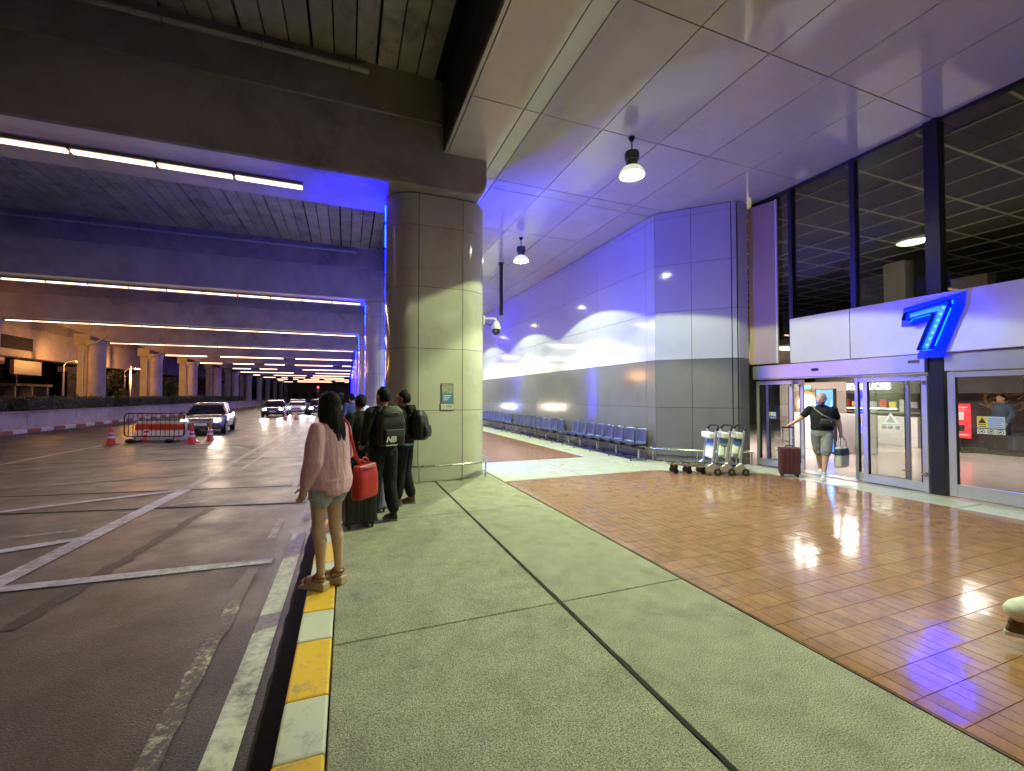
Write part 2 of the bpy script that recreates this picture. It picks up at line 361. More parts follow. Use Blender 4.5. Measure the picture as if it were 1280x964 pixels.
# ------------------------------------------------------------------ light levels
E_PEND = 900.0; C_PEND = (0.82, 1.0, 0.51)
BLUE = (0.0, 0.0012, 1.0)
glow('led_blue', BLUE, 1150.0)
glow('led_blue_soft', BLUE, 340.0)
glow('led_blue_faint', BLUE, 90.0)
glow('led_halo', (0.0, 0.0015, 1.0), 300.0)
glow('sign_fill', (0.0, 0.03, 1.0), 0.7)
glow('sign_acrylic', (0.0, 0.012, 1.0), 0.85)
glow('led_bar', (0.015, 0.11, 1.0), 1.5)
glow('led_blue_core', (0.06, 0.27, 1.0), 2.2)
glow('tube_warm', (1.0, 0.66, 0.42), 2.2)
M['tube_warm'].cycles.emission_sampling = 'NONE'
glow('bulb', (1.0, 1.0, 0.72), 120.0)
glow('headlight_warm', (1.0, 0.83, 0.6), 90.0)
glow('headlight_white', (0.85, 0.93, 1.0), 90.0)
glow('sodium', (1.0, 0.42, 0.08), 60.0)
glow('lamp_white', (0.85, 0.95, 1.0), 50.0)
glow('tail_red', (1.0, 0.04, 0.02), 6.0)
glow('sign_white', (1.0, 0.97, 0.92), 3.0)
glow('screen_blue', (0.05, 0.16, 0.9), 0.9)
glow('screen_glow', (0.25, 0.55, 1.0), 2.2)
glow('logo_white', (1.0, 0.93, 0.88), 1.6)
glow('logo_orange', (1.0, 0.25, 0.06), 0.8)
glow('menu_red', (0.8, 0.03, 0.035), 0.55)
glow('exit_green', (0.1, 0.9, 0.25), 0.9)
glow('strip_white', (1.0, 0.98, 0.9), 6.0)

# ------------------------------------------------------------------ ground
BEAM_Y0 = 8.85; PITCHB = 10.42; NB = 14
RZ = -0.15
ground = tag(MB().box(-900, 900, -300, 1500, -1.2, -0.36).build('ground', 'soil'), kind='structure')
def sheet_grid(x0, x1, y0, y1, z, nx, ny, th, wob):
    b = MB(); vs = []
    for j in range(ny+1):
        for i in range(nx+1):
            x = x0+(x1-x0)*i/nx; y = y0+(y1-y0)*j/ny
            vs.append((x, y, z+wob*noise.noise(Vector((x*.35, y*.22, 3.1)))))
    b.add(vs, [(j*(nx+1)+i, j*(nx+1)+i+1, (j+1)*(nx+1)+i+1, (j+1)*(nx+1)+i) for j in range(ny) for i in range(nx)])
    return b
road = tag(MB().box(-14.6, -0.30, -40, 420, -0.35, RZ).build('road', 'asphalt'), kind='structure')
far_road = tag(MB().box(-60, -20.5, -60, 420, -0.355, -0.17).build('service_road', 'asphalt'), kind='structure')
def line(name, p, q, w, m, z=0.004, jag=0.0, parent=road):
    p = Vector(p); q = Vector(q); d = (q-p).normalized(); r = Vector((d.y, -d.x, 0))*w/2; n = max(2, int((q-p).length/0.12)) if jag else 1
    b = MB(); vs = []
    for i in range(n+1):
        c = p.lerp(q, i/n); k = 1+(jag*noise.noise(Vector((c.x*5, c.y*5, 1))) if jag else 0); k2 = 1+(jag*noise.noise(Vector((c.x*5, c.y*5, 9))) if jag else 0)
        vs += [(c.x-r.x*k, c.y-r.y*k, RZ+z), (c.x+r.x*k2, c.y+r.y*k2, RZ+z)]
    b.add(vs, [(2*i, 2*i+1, 2*i+3, 2*i+2) for i in range(n)])
    return b.build(name, m, parent)
line('lane_line', (-0.608,-6,0), (-0.56,6.3,0), 0.155, 'road_paint')
line('lane_line', (-0.56,6.9,0), (-0.55,8.2,0), 0.12, 'road_paint_faded')
line('lane_line', (-0.88,6.2,0), (-0.87,7.2,0), 0.09, 'road_paint_faded', 0.004)
line('lane_line', (-0.95,9.6,0), (-0.93,11.0,0), 0.10, 'road_paint_faded', 0.004)
line('lane_line', (-0.55,9.0,0), (-0.5,60,0), 0.12, 'road_paint_faded')
line('worn_line', (-0.885,2.2,0), (-0.91,5.2,0), 0.115, 'road_paint_cream', 0.004, 0.5)
line('lane_line', (-3.13,5.35,0), (-2.88,10.0,0), 0.21, 'road_paint', 0.006)
line('lane_line', (-2.875,10.05,0), (-2.55,60.0,0), 0.17, 'road_paint_faded', 0.006)
line('lane_line', (-2.40,12.05,0), (-1.9,40.0,0), 0.10, 'road_paint_faded', 0.004)
line('hatch_line', (-3.02,5.47,0), (-0.74,5.37,0), 0.16, 'road_paint', 0.009)
line('hatch_line', (-3.05,5.42,0), (-2.79,5.0,0), 0.06, 'road_paint_faded', 0.008)
line('hatch_line', (-4.9,6.3,0), (-3.08,7.05,0), 0.18, 'road_paint', 0.009)
line('hatch_line', (-4.2,7.35,0), (-3.35,7.5,0), 0.10, 'road_paint_faded', 0.005, 0.4)
line('hatch_line', (-8.2,7.75,0), (-2.95,9.95,0), 0.16, 'road_paint', 0.009)
line('hatch_line', (-8.35,10.95,0), (-2.95,12.0,0), 0.17, 'road_paint_faded', 0.009)
line('hatch_line', (-8.35,13.68,0), (-3.6,15.2,0), 0.16, 'road_paint_faded', 0.009)
line('lane_line', (-8.75,8,0), (-8.2,21,0), 0.15, 'road_paint', 0.006)
line('lane_line', (-8.2,21.1,0), (-7.9,70,0), 0.14, 'road_paint_faded', 0.006)
line('edge_line', (-14.1,5,0), (-14.1,70,0), 0.14, 'road_paint_cream', 0.005)
line('lane_line', (-11.2,23.0,0), (-11.1,27.0,0), 0.13, 'road_paint_cream', 0.005)
line('hatch_line', (-2.7,8.66,0), (-2.2,8.8,0), 0.09, 'road_paint_faded', 0.005, 0.5)
line('hatch_line', (-3.3,8.4,0), (-2.9,8.36,0), 0.08, 'road_paint_faded', 0.004, 0.5)
line('gutter_shade', (-0.372,-6,0), (-0.372,60,0), 0.14, 'tar', 0.0022, 0.25)  # dark gutter, with the kerb's cast shadow painted in as well
line('tar_seam', (-8.5,10.9,0), (-0.34,9.55,0), 0.07, 'tar', 0.003, 0.6)
line('tar_seam', (-8.5,9.65,0), (-0.34,8.0,0), 0.09, 'tar', 0.0025, 0.6)
line('tar_seam', (-8.5,15.3,0), (-0.34,13.9,0), 0.06, 'tar', 0.003, 0.6)
line('tar_seam', (-2.02,8.2,0), (-2.42,4.5,0), 0.13, 'old_patch', 0.0035, 1.1)
for yy in (20.2, 26.0, 31.5, 38.0): line('tar_seam', (-8.0,yy,0), (-0.34,yy-1.0,0), 0.06, 'tar', 0.003, 0.6)
# curved skid marks round the barrier
for k, rr in enumerate((1.5, 2.3)):
    b = MB(); vs = []; n = 22
    for i in range(n+1):
        a = R(5+100*i/n); w = 0.09
        for s_ in (-w, w): vs.append((-5.5+(rr+s_)*math.cos(a)*1.2, 15.6+(rr+s_)*math.sin(a)*1.5, RZ+0.0028+0.0006*k))
    b.add(vs, [(2*i,2*i+1,2*i+3,2*i+2) for i in range(n)]); b.build('skid_mark', 'old_patch', road)

# pavement
pavement = tag(MB().box(-0.30, 9.05, -8, 160, -0.4, -0.035).build('pavement', 'joint_dark'), kind='structure')
def slab(x0, x1, y0, y1, m, z=0.0, bev=0.006, g=0.006, parent=pavement, name='slab'):
    dz = random.uniform(-.0015, .0015)
    return MB().box(x0+g, x1-g, y0+g, y1-g, -0.034, z+dz).build(name, m, parent, bevel=bev)
ys = [-8.0, -5.6, -2.7, 0.2, 3.12, 6.0, 8.75, 11.6, 14.5, 17.4, 20.3, 23.2, 26.1, 29.0, 35, 42, 60, 90, 160]
for a, b in zip(ys, ys[1:]):
    slab(-0.075, 1.60, a, b, 'pebble_concrete', g=0.005 if a > 6 else 0.0045)
    slab(1.618, 2.84, a, b, 'pebble_concrete', g=0.0045)
# the joint along the middle is wider and ragged
b = MB(); vs = []; n = 420
for i in range(n+1):
    y = -6+15*i/n; w1 = .013+.010*noise.noise(Vector((0, y*6, 1)))+.006*noise.noise(Vector((0, y*21, 1))); w2 = .012+.014*max(-.3, noise.noise(Vector((5, y*4.2, 4))))+.006*noise.noise(Vector((3, y*19, 1)))
    vs += [(1.609-w1, y, 0.0023), (1.609+w2+.003, y, 0.0023)]
b.add(vs, [(2*i,2*i+1,2*i+3,2*i+2) for i in range(n)]); b.build('joint_filler', 'joint_dark', pavement)

kerb = thing('kerb', 'yellow and white painted kerb along the pavement edge', 'kerb'); kerb['kind'] = 'structure'
del kerb['category']
y = -3.52; k = 0
while y < 46:
    L = 0.60 if k % 2 == 0 else 0.425
    mb = MB().box(-0.30+random.uniform(-.004,.004), -0.079, y+.002, y+L-.002, -0.33, 0.004+random.uniform(-.002,.002))
    o = mb.build('kerb_block', 'kerb_yellow' if k % 2 == 0 else 'kerb_white', kerb, bevel=0.014, seg=2)
    y += L; k += 1
MB().box(-0.298, -0.08, 46.02, 160, -0.33, 0.002).build('plain_kerb', 'kerb_white', kerb)

# pale bands beside the clay pavers
def outline_slab(poly, m, z0=-0.034, z=0.0, name='slab'):
    return MB().prism(poly, z0, z).build(name, m, pavement, bevel=0.004)
TX0 = 2.852; TX1 = 8.40; TY1 = 7.86
TILE_A = [(TX0,-7.9),(TX1,-7.9),(TX1,6.55),(6.34,TY1),(TX0,TY1)]
TILE_B = [(3.02,10.22),(6.02,10.22),(6.02,60),(3.02,60)]
for a, b in ((-8,-3.4),(-3.4,1.2),(1.2,3.6),(3.6,6.0)): slab(8.412, 9.05, a, b, 'pale_terrazzo')
outline_slab([(8.412,6.012),(9.045,6.012),(9.045,8.4),(6.38,8.4),(6.38,7.872),(8.412,6.572)], 'pale_terrazzo')
slab(2.852, 4.6, 7.872, 10.2, 'pale_terrazzo'); slab(4.612, 6.37, 7.872, 10.2, 'pale_terrazzo'); slab(6.38, 7.6, 8.41, 10.2, 'pale_terrazzo')
for a, b in zip(ys[7:-1], ys[8:]): slab(6.04, 7.6, a if a > 11.7 else 10.21, b, 'pale_terrazzo'); slab(2.852, 3.0, a if a > 11.7 else 10.21, b, 'pale_terrazzo')
# clay pavers: the nearest ones singly, the rest joined
tiles = tag(MB().prism(TILE_A, -0.034, -0.004).build('paving', 'grout'), kind='structure')
tiles_b = MB().prism(TILE_B, -0.034, -0.004).build('grout_bed', 'grout', tiles)
PL, PW = 0.205, 0.1025
def inside(px, py, poly):
    c = False; j = len(poly)-1
    for i in range(len(poly)):
        a, b_ = poly[i], poly[j]
        if (a[1] > py) != (b_[1] > py) and px < (b_[0]-a[0])*(py-a[1])/(b_[1]-a[1])+a[0]: c = not c
        j = i
    return c
cells = []
nx = int((TX1-TX0)/PW); 
for j in range(70):
    for i in range(nx):
        cx = TX0+0.012+(i+.5)*PW; cyy = -5.95+(j+.5)*PL
        if inside(cx-.04, cyy+.09, TILE_A) and inside(cx+.045, cyy+.09, TILE_A): cells.append((cx, cyy))
def vis(c):
    v = Vector((c[0], c[1], -CAM_H)); d = v.dot(_fw)
    if d < 0.3: return 99
    px = 640+FPX*v.dot(_rt)/d; py = 482-FPX*v.dot(_up)/d
    return d if -10 < px < 1290 and py < 980 else 60+d
cells.sort(key=vis)
def paver_shape(b, cx, cyy, tz=0.0, g=0.0008):
    x0, x1, y0, y1 = cx-PW/2+g, cx+PW/2-g, cyy-PL/2+g*2.2, cyy+PL/2-g*2.2; c = 0.0012
    a1, a2 = random.uniform(-.0006,.0006), random.uniform(-.0006,.0006)
    vs = [(x0,y0,-.0042),(x1,y0,-.0042),(x1,y1,-.0042),(x0,y1,-.0042),
          (x0+c,y0+c,tz+a1),(x1-c,y0+c,tz+a2),(x1-c,y1-c,tz-a1),(x0+c,y1-c,tz-a2)]
    b.add(vs, [(4,5,6,7),(0,1,5,4),(1,2,6,5),(2,3,7,6),(3,0,4,7)])
protos = []
for k in range(6):
    b = MB(); paver_shape(b, 0, 0); protos.append(b.mesh('paver'))
for k, (cx, cyy) in enumerate(cells[:300]):
    place('paver', protos[k % 6], 'paver_clay', tiles, loc=(cx, cyy, random.uniform(-.0008,.0008)))
b = MB()
for cx, cyy in cells[300:]: paver_shape(b, cx, cyy, random.uniform(-.0008,.0008))
for j in range(int((60-10.24)/PL)):
    if 10.24+j*PL > 36: break
    for i in range(int(3.0/PW)): paver_shape(b, 3.03+(i+.5)*PW, 10.235+(j+.5)*PL, random.uniform(-.0008,.0008))
tag(b.build('paver_field', 'paver_clay', tiles), kind='stuff')
MB().box(3.03, 6.01, 36.0, 59.9, -0.0035, 0.0).build('far_paving', 'paver_clay', tiles)

# ------------------------------------------------------------------ viaduct over the road
BZ = 5.60; DZ = 7.72
battens = []
def beam(k):
    yc = BEAM_Y0+k*PITCHB
    lab = {-1: 'concrete crossbeam behind the waiting queue, over the kerb', 0: 'concrete crossbeam resting on the clad column with the notices', 1: 'concrete crossbeam of the bay beyond the notice column'}
    names = 'second third fourth fifth sixth seventh eighth ninth tenth eleventh twelfth thirteenth fourteenth'.split()
    t = thing('concrete_beam', lab.get(k, '%s crossbeam counted away from the notice column, long grey concrete' % names[min(k-1,12)]), 'beam', (0,yc,0), 0, 'crossbeams carrying the upper deck')
    b = MB()
    # right end rounded towards the bottom
    prof = [(-16.2,BZ),(2.28,BZ),(2.42,BZ+.03),(2.53,BZ+.12),(2.58,BZ+.28),(2.58,DZ),(-19.4,DZ),(-19.4,BZ+1.25)]
    vs = [(x,-.75,z) for x,z in prof]+[(x,.75,z) for x,z in prof]; n = len(prof)
    b.add(vs, [tuple(range(n)), tuple(range(2*n-1,n-1,-1))]+[(i,n+i,n+(i+1)%n,(i+1)%n) for i in range(n)])
    b.build('web', 'concrete', t, bevel=0.03)
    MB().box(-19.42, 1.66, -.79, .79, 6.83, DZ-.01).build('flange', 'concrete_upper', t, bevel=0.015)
    # drain pipe clipped along the top of the near face
    if k < 5:
        p = MB().tube([(-18,-.87,7.42),(-6,-.87,7.44),(0.1,-.87,7.46)], 0.045, 8)
        p.tube([(-0.18,-.87,7.46),(0.32,-.87,7.465)], 0.058, 10)
        p.build('pipe', 'grey_paint', t, smooth=40)
        for x in [0.0-1.35*i for i in range(13)]:
            MB().tube([(x,-.80,7.36),(x,-.87,7.38),(x,-.93,7.45),(x,-.87,7.52),(x,-.80,7.53)], 0.012, 6).build('clip', 'grey_metal', t)
    return t
for k in range(-1, NB): beam(k)
# battens
bh = MB().box(-.54,.54,-.075,.075,-.055,0).mesh('housing')
bt = MB().box(-.53,.53,-.04,.04,-.095,-.056).mesh('tube')
bcl = MB().box(-.556,-.541,-.07,.07,-.095,0).mesh('end_cap')
bh.materials.append(M['grey_metal']); bt.materials.append(M['tube_warm']); bcl.materials.append(M['black_plastic'])
bsm = MB().box(-.54,.54,-.06,.06,-.09,0).mesh('strip_light'); bsm.materials.append(M['tube_warm'])
for k in range(-1, NB):
    yc = BEAM_Y0+k*PITCHB-0.05
    x = -1.335 if k <= 0 else -0.05
    n = 14 if k <= 0 else 15
    if k > 12: continue
    lits = [] if k > 8 else [area('batten_light', (x-7.3, yc+.03*q, BZ-.12), 74 if k > 0 else (44 if k == 0 else 20), 15.0, .10, (1.0, .76, .60), rot=(q*R(48),0,0), spread=124) for q in (-1,1)]
    for i in range(n):
        if k == 4 and i in (5, 11): continue
        if k == 5 and i in (1, 6, 9, 12): continue
        if k > 5 and random.random() < .3: continue
        lab = 'warm fluorescent batten under the crossbeam on the notice column' if k == 0 else ('warm fluorescent batten behind the queue' if k < 0 else 'warm fluorescent batten under the %s crossbeam past the notice column' % 'first second third fourth fifth sixth seventh eighth ninth tenth eleventh twelfth'.split()[k-1])
        if k < 4:
            t = thing('strip_light', lab, 'light', (x-1.12*i, yc, BZ-0.002), 0, 'fluorescent battens in rows under the crossbeams')
            place('housing', bh, None, t); place('tube', bt, None, t)
            place('end_cap', bcl, None, t)
            if i == 6:
                for q_, lit in zip((-1,1), lits): lit.parent = t; lit.location = (-.55, .05*q_, -.105)
        else:
            t = tag(place('strip_light', bsm, None, loc=(x-1.12*i, yc, BZ-0.002)), lab, 'light', 'fluorescent battens in rows under the crossbeams')
# deck of precast planks
deck = tag(MB().box(-19.4, 1.70, -12, 170, DZ+0.05, DZ+0.4).build('viaduct_deck', 'dark_void'), 'precast plank deck of the elevated road above', 'deck')
PKL = PITCHB-1.6
pm = [MB().box(-.165+e1,.165+e2,-PKL/2,PKL/2,-.05,.06).mesh('plank') for e1, e2 in ((0,0),(.01,0),(0,-.012))]
for me in pm: me.materials.append(M['plank_concrete'])
npk = 53
for k in range(-1, 3):
    ym = BEAM_Y0+(k+.5)*PITCHB
    for i in range(npk):
        o = place('plank', pm[(i*7+k) % 3], None, deck, loc=(1.50-0.357*i-.15, ym, DZ+random.uniform(-.008,.008))); 
        
b = MB()
for k in range(3, NB):
    ym = BEAM_Y0+(k+.5)*PITCHB
    for i in range(npk): b.box(1.35-.357*i-.165, 1.35-.357*i+.165, ym-PKL/2, ym+PKL/2, DZ-.05, DZ+.045)
tag(b.build('far_planks', 'plank_concrete', deck), kind='stuff')
# edge girder between deck and canopy
eg = thing('edge_girder', 'dark stained concrete girder between viaduct deck and canopy soffit', 'girder')
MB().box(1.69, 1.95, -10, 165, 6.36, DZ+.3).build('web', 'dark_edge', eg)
# left columns
LCX = -17.05
for k in range(0, NB):
    yc = BEAM_Y0+k*PITCHB
    names = 'first second third fourth fifth sixth seventh eighth ninth tenth eleventh twelfth thirteenth fourteenth'.split()
    if k < 2: continue
    t = thing('round_column', 'round grey concrete column in the planter island, %s crossbeam from the notice column' % names[k], 'column', (LCX, yc, 0), 0, 'columns along the planter island')
    MB().lathe([(.52,-.2),(.52,5.05),(.56,5.3),(.62,BZ+.02)], 24).build('shaft', 'concrete', t, smooth=40)
    if k < 7:
        pp = MB().tube([(.9,-.85,BZ+.3),(.3,-.75,BZ-.1),(-.35,-.62,BZ-.35),(-.5,-.55,4.9),(-.5,-.55,.55),(-.5,-.75,.42)], .05, 8)
        pp.build('drain_pipe', 'grey_paint', t, smooth=40)
# rear columns of the ramp, lit orange by the street lamps
for k in range(2, 9):
    yc = BEAM_Y0+k*PITCHB+1.6
    t = thing('ramp_column', 'square concrete ramp pier lit orange, %s behind the planter island' % ['','','first','second','third','fourth','fifth','sixth','seventh'][k], 'column', (-18.4, yc, 0), 0, 'ramp piers beyond the planter')
    MB().box(-.32,.32,-.4,.4,-.3,5.5).build('shaft', 'concrete', t, bevel=.05)
    MB().box(-.5,.5,-.5,.5,5.5,6.3).build('capital', 'concrete', t, bevel=.04)

# ------------------------------------------------------------------ canopy soffit over the pavement
CZ = 6.33
soffit = tag(MB().box(1.70, 9.42, -10, 120, CZ+0.05, CZ+0.25).build('canopy_soffit', 'dark_void'), 'glossy beige panelled soffit over the pavement', 'soffit')
xs = [1.702, 1.775, 2.67, 2.97, 4.16, 5.36, 6.56, 7.76, 9.36]
yr = [-9.43, -7.17, -4.91, -2.65, -0.39, 1.87, 4.13, 6.39, 8.72, 9.1]
while yr[-1] < 46: yr.append(yr[-1]+2.26)
pc = {}
for i in range(len(xs)-1):
    for j in range(len(yr)-1):
        w, l = xs[i+1]-xs[i], yr[j+1]-yr[j]; cx, cyy = (xs[i]+xs[i+1])/2, (yr[j]+yr[j+1])/2
        if cx > 7.5 and cyy > 10.5: continue
        key = (round(w,3), round(l,2))
        if key not in pc:
            g = 0.009; me = MB().box(-w/2+g, w/2-g, -l/2+g, l/2-g, 0, 0.03).mesh('soffit_panel'); me.materials.append(M['soffit_panel']); pc[key] = me
        o = place('panel', pc[key], None, soffit, loc=(cx, cyy, CZ+random.uniform(0,.003)))
        o.rotation_euler = (random.uniform(-.0022,.0022), random.uniform(-.003,.003), 0)
MB().box(1.72, 7.4, 46.8, 119, CZ, CZ+.03).build('far_panel', 'soffit_panel', soffit)

# ------------------------------------------------------------------ pendant lamps
def pendant():
    t = thing('pendant_lamp', 'pendant lamp on a chain over the clay paving, before the clad column', 'lamp', (4.78, 6.4, CZ), 0, 'pendant lamps in a row under the soffit')
    MB().lathe([(.0,-.075),(.03,-.075),(.045,-.04),(.06,-.02),(.06,-.001),(.0,-.001)], 14).build('hook_cap', 'black_metal', t, smooth=40)
    for i in range(4):
        c = Vector((0,0,-.10-.045*i)); a = Vector((1,0,0)) if i % 2 else Vector((0,1,0))
        MB().tube([c+a*.014*math.cos(q)+Vector((0,0,.030*math.sin(q))) for q in [2*math.pi*j/10 for j in range(10)]], .0055, 6, closed=True).build('chain_link', 'black_metal', t)
    MB().lathe([(.0,-.262),(.09,-.262),(.118,-.275),(.118,-.42),(.105,-.43),(.105,-.52),(.085,-.545),(.0,-.545)], 22).build('housing', 'lamp_shell', t, smooth=35)
    for i in range(10):
        a = 2*math.pi*i/10; m = Matrix.Rotation(a, 4, 'Z')
        MB().box(.117,.128,-.004,.004,-.41,-.28,m).build('fin', 'lamp_shell', t)
    rf = MB().lathe([(.09,-.535),(.16,-.575),(.205,-.635),(.222,-.70),(.226,-.70),(.21,-.63),(.165,-.568),(.09,-.528)], 28, caps=False).build('reflector', 'reflector', t, smooth=40)
    MB().lathe([(.0,-.685),(.07,-.672),(.12,-.645),(.13,-.61),(.08,-.575),(.0,-.57)], 20).build('bulb', 'bulb', t, smooth=True)
    return t
def pendant_lights(t, q=1.0):
    spot('lamp_beam_wide', (0,0,-.71), E_PEND*0.42*q, 126, C_PEND, parent=t, blend=.06, radius=.03)
    spot('lamp_beam_narrow', (0,0,-.715), E_PEND*0.55*q, 103, C_PEND, parent=t, blend=.16, radius=.05)
p0 = pendant()
for i, yy in enumerate((-4.2, 1.1, 11.7, 17.0, 22.3, 27.6, 32.9, 38.2)):
    c = copy_tree(p0, loc=(4.78, yy, CZ), label='pendant lamp on a chain, '+['far behind the queue','abreast of the woman in pink','first one past the clad column','second one past the clad column','third one past the clad column','fourth one past the clad column','fifth one past the clad column','sixth one past the clad column'][i]); pendant_lights(c, .22 if yy < 2 else 1.0)
pendant_lights(p0, 1.15)

# ------------------------------------------------------------------ clad columns
LV = [.30, 1.37, 2.57, 3.77, 4.97, BZ-.015]
def stadium(hx, r, n=14):
    pts = []
    for s_, a0 in ((1,-90),(-1,90)):
        for i in range(n+1):
            a = R(a0+180*i/n); pts.append((s_*hx+r*math.cos(a), r*math.sin(a)))
    return pts
HX, CR = .435, .57
def arc_panel(s_, z0, z1, n=18, g=.7):
    b = MB(); vs = []
    a0 = (-90 if s_ > 0 else 90)
    for i in range(n+1):
        a = R(a0+g+(180-2*g)*i/n)
        for rr in (CR, CR-.02):
            for z in (z0, z1): vs.append((s_*HX+rr*math.cos(a), rr*math.sin(a), z))
    f = []
    for i in range(n):
        o = i*4; p = o+4
        f += [(o,p,p+1,o+1), (o+2,o+3,p+3,p+2), (o+1,p+1,p+3,o+3), (o,o+2,p+2,p)]
    f += [(0,1,3,2), (n*4,n*4+2,n*4+3,n*4+1)]
    return b.add(vs, f)
def clad_column(label):
    t = thing('clad_column', label, 'column', (1.715, BEAM_Y0+.07, 0), 0, 'panel clad columns along the kerb')
    MB().prism(stadium(HX, CR-.021), -.3, BZ+.01).build('core', 'joint_dark', t)
    MB().prism(stadium(HX, CR-.004, 18), 0.003, .292).build('plinth', 'column_panel', t, smooth=30)
    g = .004
    for z0, z1 in zip(LV, LV[1:]):
        z0 += g; z1 -= g
        MB().box(-HX+g,HX-g,-CR,-CR+.02,z0,z1).build('panel', 'column_panel', t, bevel=.002)
        MB().box(-HX+g,HX-g,CR-.02,CR,z0,z1).build('panel', 'column_panel', t, bevel=.002)
        for s_ in (1,-1): arc_panel(s_, z0, z1).build('panel', 'column_panel', t, smooth=40)
    # fender rail
    rp = [(x, y, .315) for x, y in stadium(HX, CR+.13, 12)]
    rail = MB().tube(rp, .024, 10, closed=True).build('fender_rail', 'steel', t, smooth=True)
    for x, y in ((-.43,-.70),(.40,-.70),(.95,-.47),(.95,.47),(-.95,.47),(-.95,-.47),(.4,.70),(-.43,.70)):
        MB().tube([(x,y,0.003),(x,y,.30)], .017, 8).build('rail_post', 'steel', t, smooth=40)
    # blue LED tape up both flanks, on the far side
    for s_ in (1,-1):
        ad_ = 38 if s_ > 0 else 16; a = R(ad_); ca, sa = math.cos(a), math.sin(a)
        m = Matrix.Rotation(-s_*(math.pi/2-a) , 4, 'Z') if s_ > 0 else Matrix.Rotation(math.pi/2-a, 4, 'Z')
        px_, py_ = s_*(HX+(CR+.006)*ca), (CR+.006)*sa
        ch = MB().box(-.03,.03,-.008,.006,.36,BZ-.03); o = ch.build('led_channel', 'grey_metal', t, loc=(px_,py_,0)); o.rotation_euler = (0,0,-R(90-ad_) if s_ > 0 else R(90-ad_))
        z = .45
        while z < BZ-.3:
            q = MB().box(-.014,.014,.007,.017,z,min(z+.46,BZ-.06)).build('led_segment', 'led_blue' if z > BZ-1.0 else ('led_blue_soft' if s_ > 0 else 'led_blue_faint'), t, loc=(px_,py_,0)); q.rotation_euler = o.rotation_euler
            z += .53
    return t
c0 = clad_column('wide column clad in cream panels with rounded sides, two notices on it')
for k in range(1, 8):
    names = 'next second third fourth fifth sixth seventh'.split()
    copy_tree(c0, loc=(1.715, BEAM_Y0+.07+k*PITCHB, 0), label='cream clad column, the %s one past the column with notices' % names[k-1])

# notices on the column
def notice(name, label, cat, x0, x1, z0, z1, paint):
    t = thing(name, label, cat, (1.715, BEAM_Y0+.07-CR-.001, 0))
    MB().box(x0-.015,x1+.015,-.012,0,z0-.015,z1+.015).build('backing', 'grey_metal', t, bevel=.003)
    paint(t); return t
def pA(t):
    MB().box(.02,.235,-.0145,-.012,1.70,1.88).build('picture', 'print_photo', t)
    MB().box(.02,.235,-.0145,-.012,1.52,1.698).build('caption_panel', 'print_blue', t)
    for i in range(3): MB().box(.05,.20-.03*i,-.0165,-.0145,1.645-.04*i,1.66-.04*i).build('text_line', 'print_white', t)
notice('photo_notice', 'framed notice with a photo above a blue panel on the cream column', 'notice', .02, .235, 1.52, 1.88, pA)
def pB(t):
    MB().box(.0,.255,-.0145,-.012,1.385,1.49).build('sheet', 'print_white', t)
    MB().tube([(.045+.03*math.cos(a),-.0155,1.437+.03*math.sin(a)) for a in [2*math.pi*i/14 for i in range(14)]], .004, 5, closed=True).build('pictogram', 'print_black', t)
    for i in range(3): MB().box(.09,.24-.02*(i%2),-.016,-.0145,1.465-.028*i,1.474-.028*i).build('text_line', 'print_black', t)
notice('rule_notice', 'small white notice with a round pictogram below the photo notice', 'notice', .0, .255, 1.385, 1.49, pB)

# dome camera on an arm
t = thing('security_camera', 'white dome camera on a bracket arm on the cream column', 'security camera', (2.70, BEAM_Y0-.12, 3.05))
MB().box(-.02,.02,-.07,.07,.12,.30).build('wall_plate', 'white_paint', t, bevel=.006)
MB().tube([(0,0,.24),(.14,-.02,.25),(.27,-.03,.245),(.27,-.03,.19)], .022, 10).build('arm', 'white_paint', t, smooth=50)
m = Matrix.Translation((.27,-.03,0))
MB().lathe([(.0,.20),(.045,.20),(.06,.17),(.085,.12),(.10,.06),(.10,.03),(.092,.025),(.0,.025)], 20, m).build('housing', 'white_paint', t, smooth=50)
MB().lathe([(.0,-.10),(.05,-.09),(.08,-.055),(.09,-.01),(.09,.026),(.0,.026)], 20, m).build('dome', 'black_plastic', t, smooth=60)
MB().tube([(.24,-.105,-.02),(.235,-.125,-.025)], .03, 12).build('lens', 'grey_metal', t, smooth=40)
MB().tube([(.02,.03,.20),(.08,.02,.13),(.17,.0,.12),(.23,-.01,.2)], .009, 6).build('cable', 'black_rubber', t, smooth=True)

# a slim black pole hangs down between column and wall
t = thing('hanging_pole', 'slim black pole dropping from the soffit past the dome camera', 'pole', (5.04, 14.2, CZ))
MB().box(-.05,.05,-.05,.05,-1.85,0).build('shaft', 'black_metal', t); MB().box(-.09,.09,-.09,.09,-.03,-.001).build('ceiling_plate', 'black_metal', t)

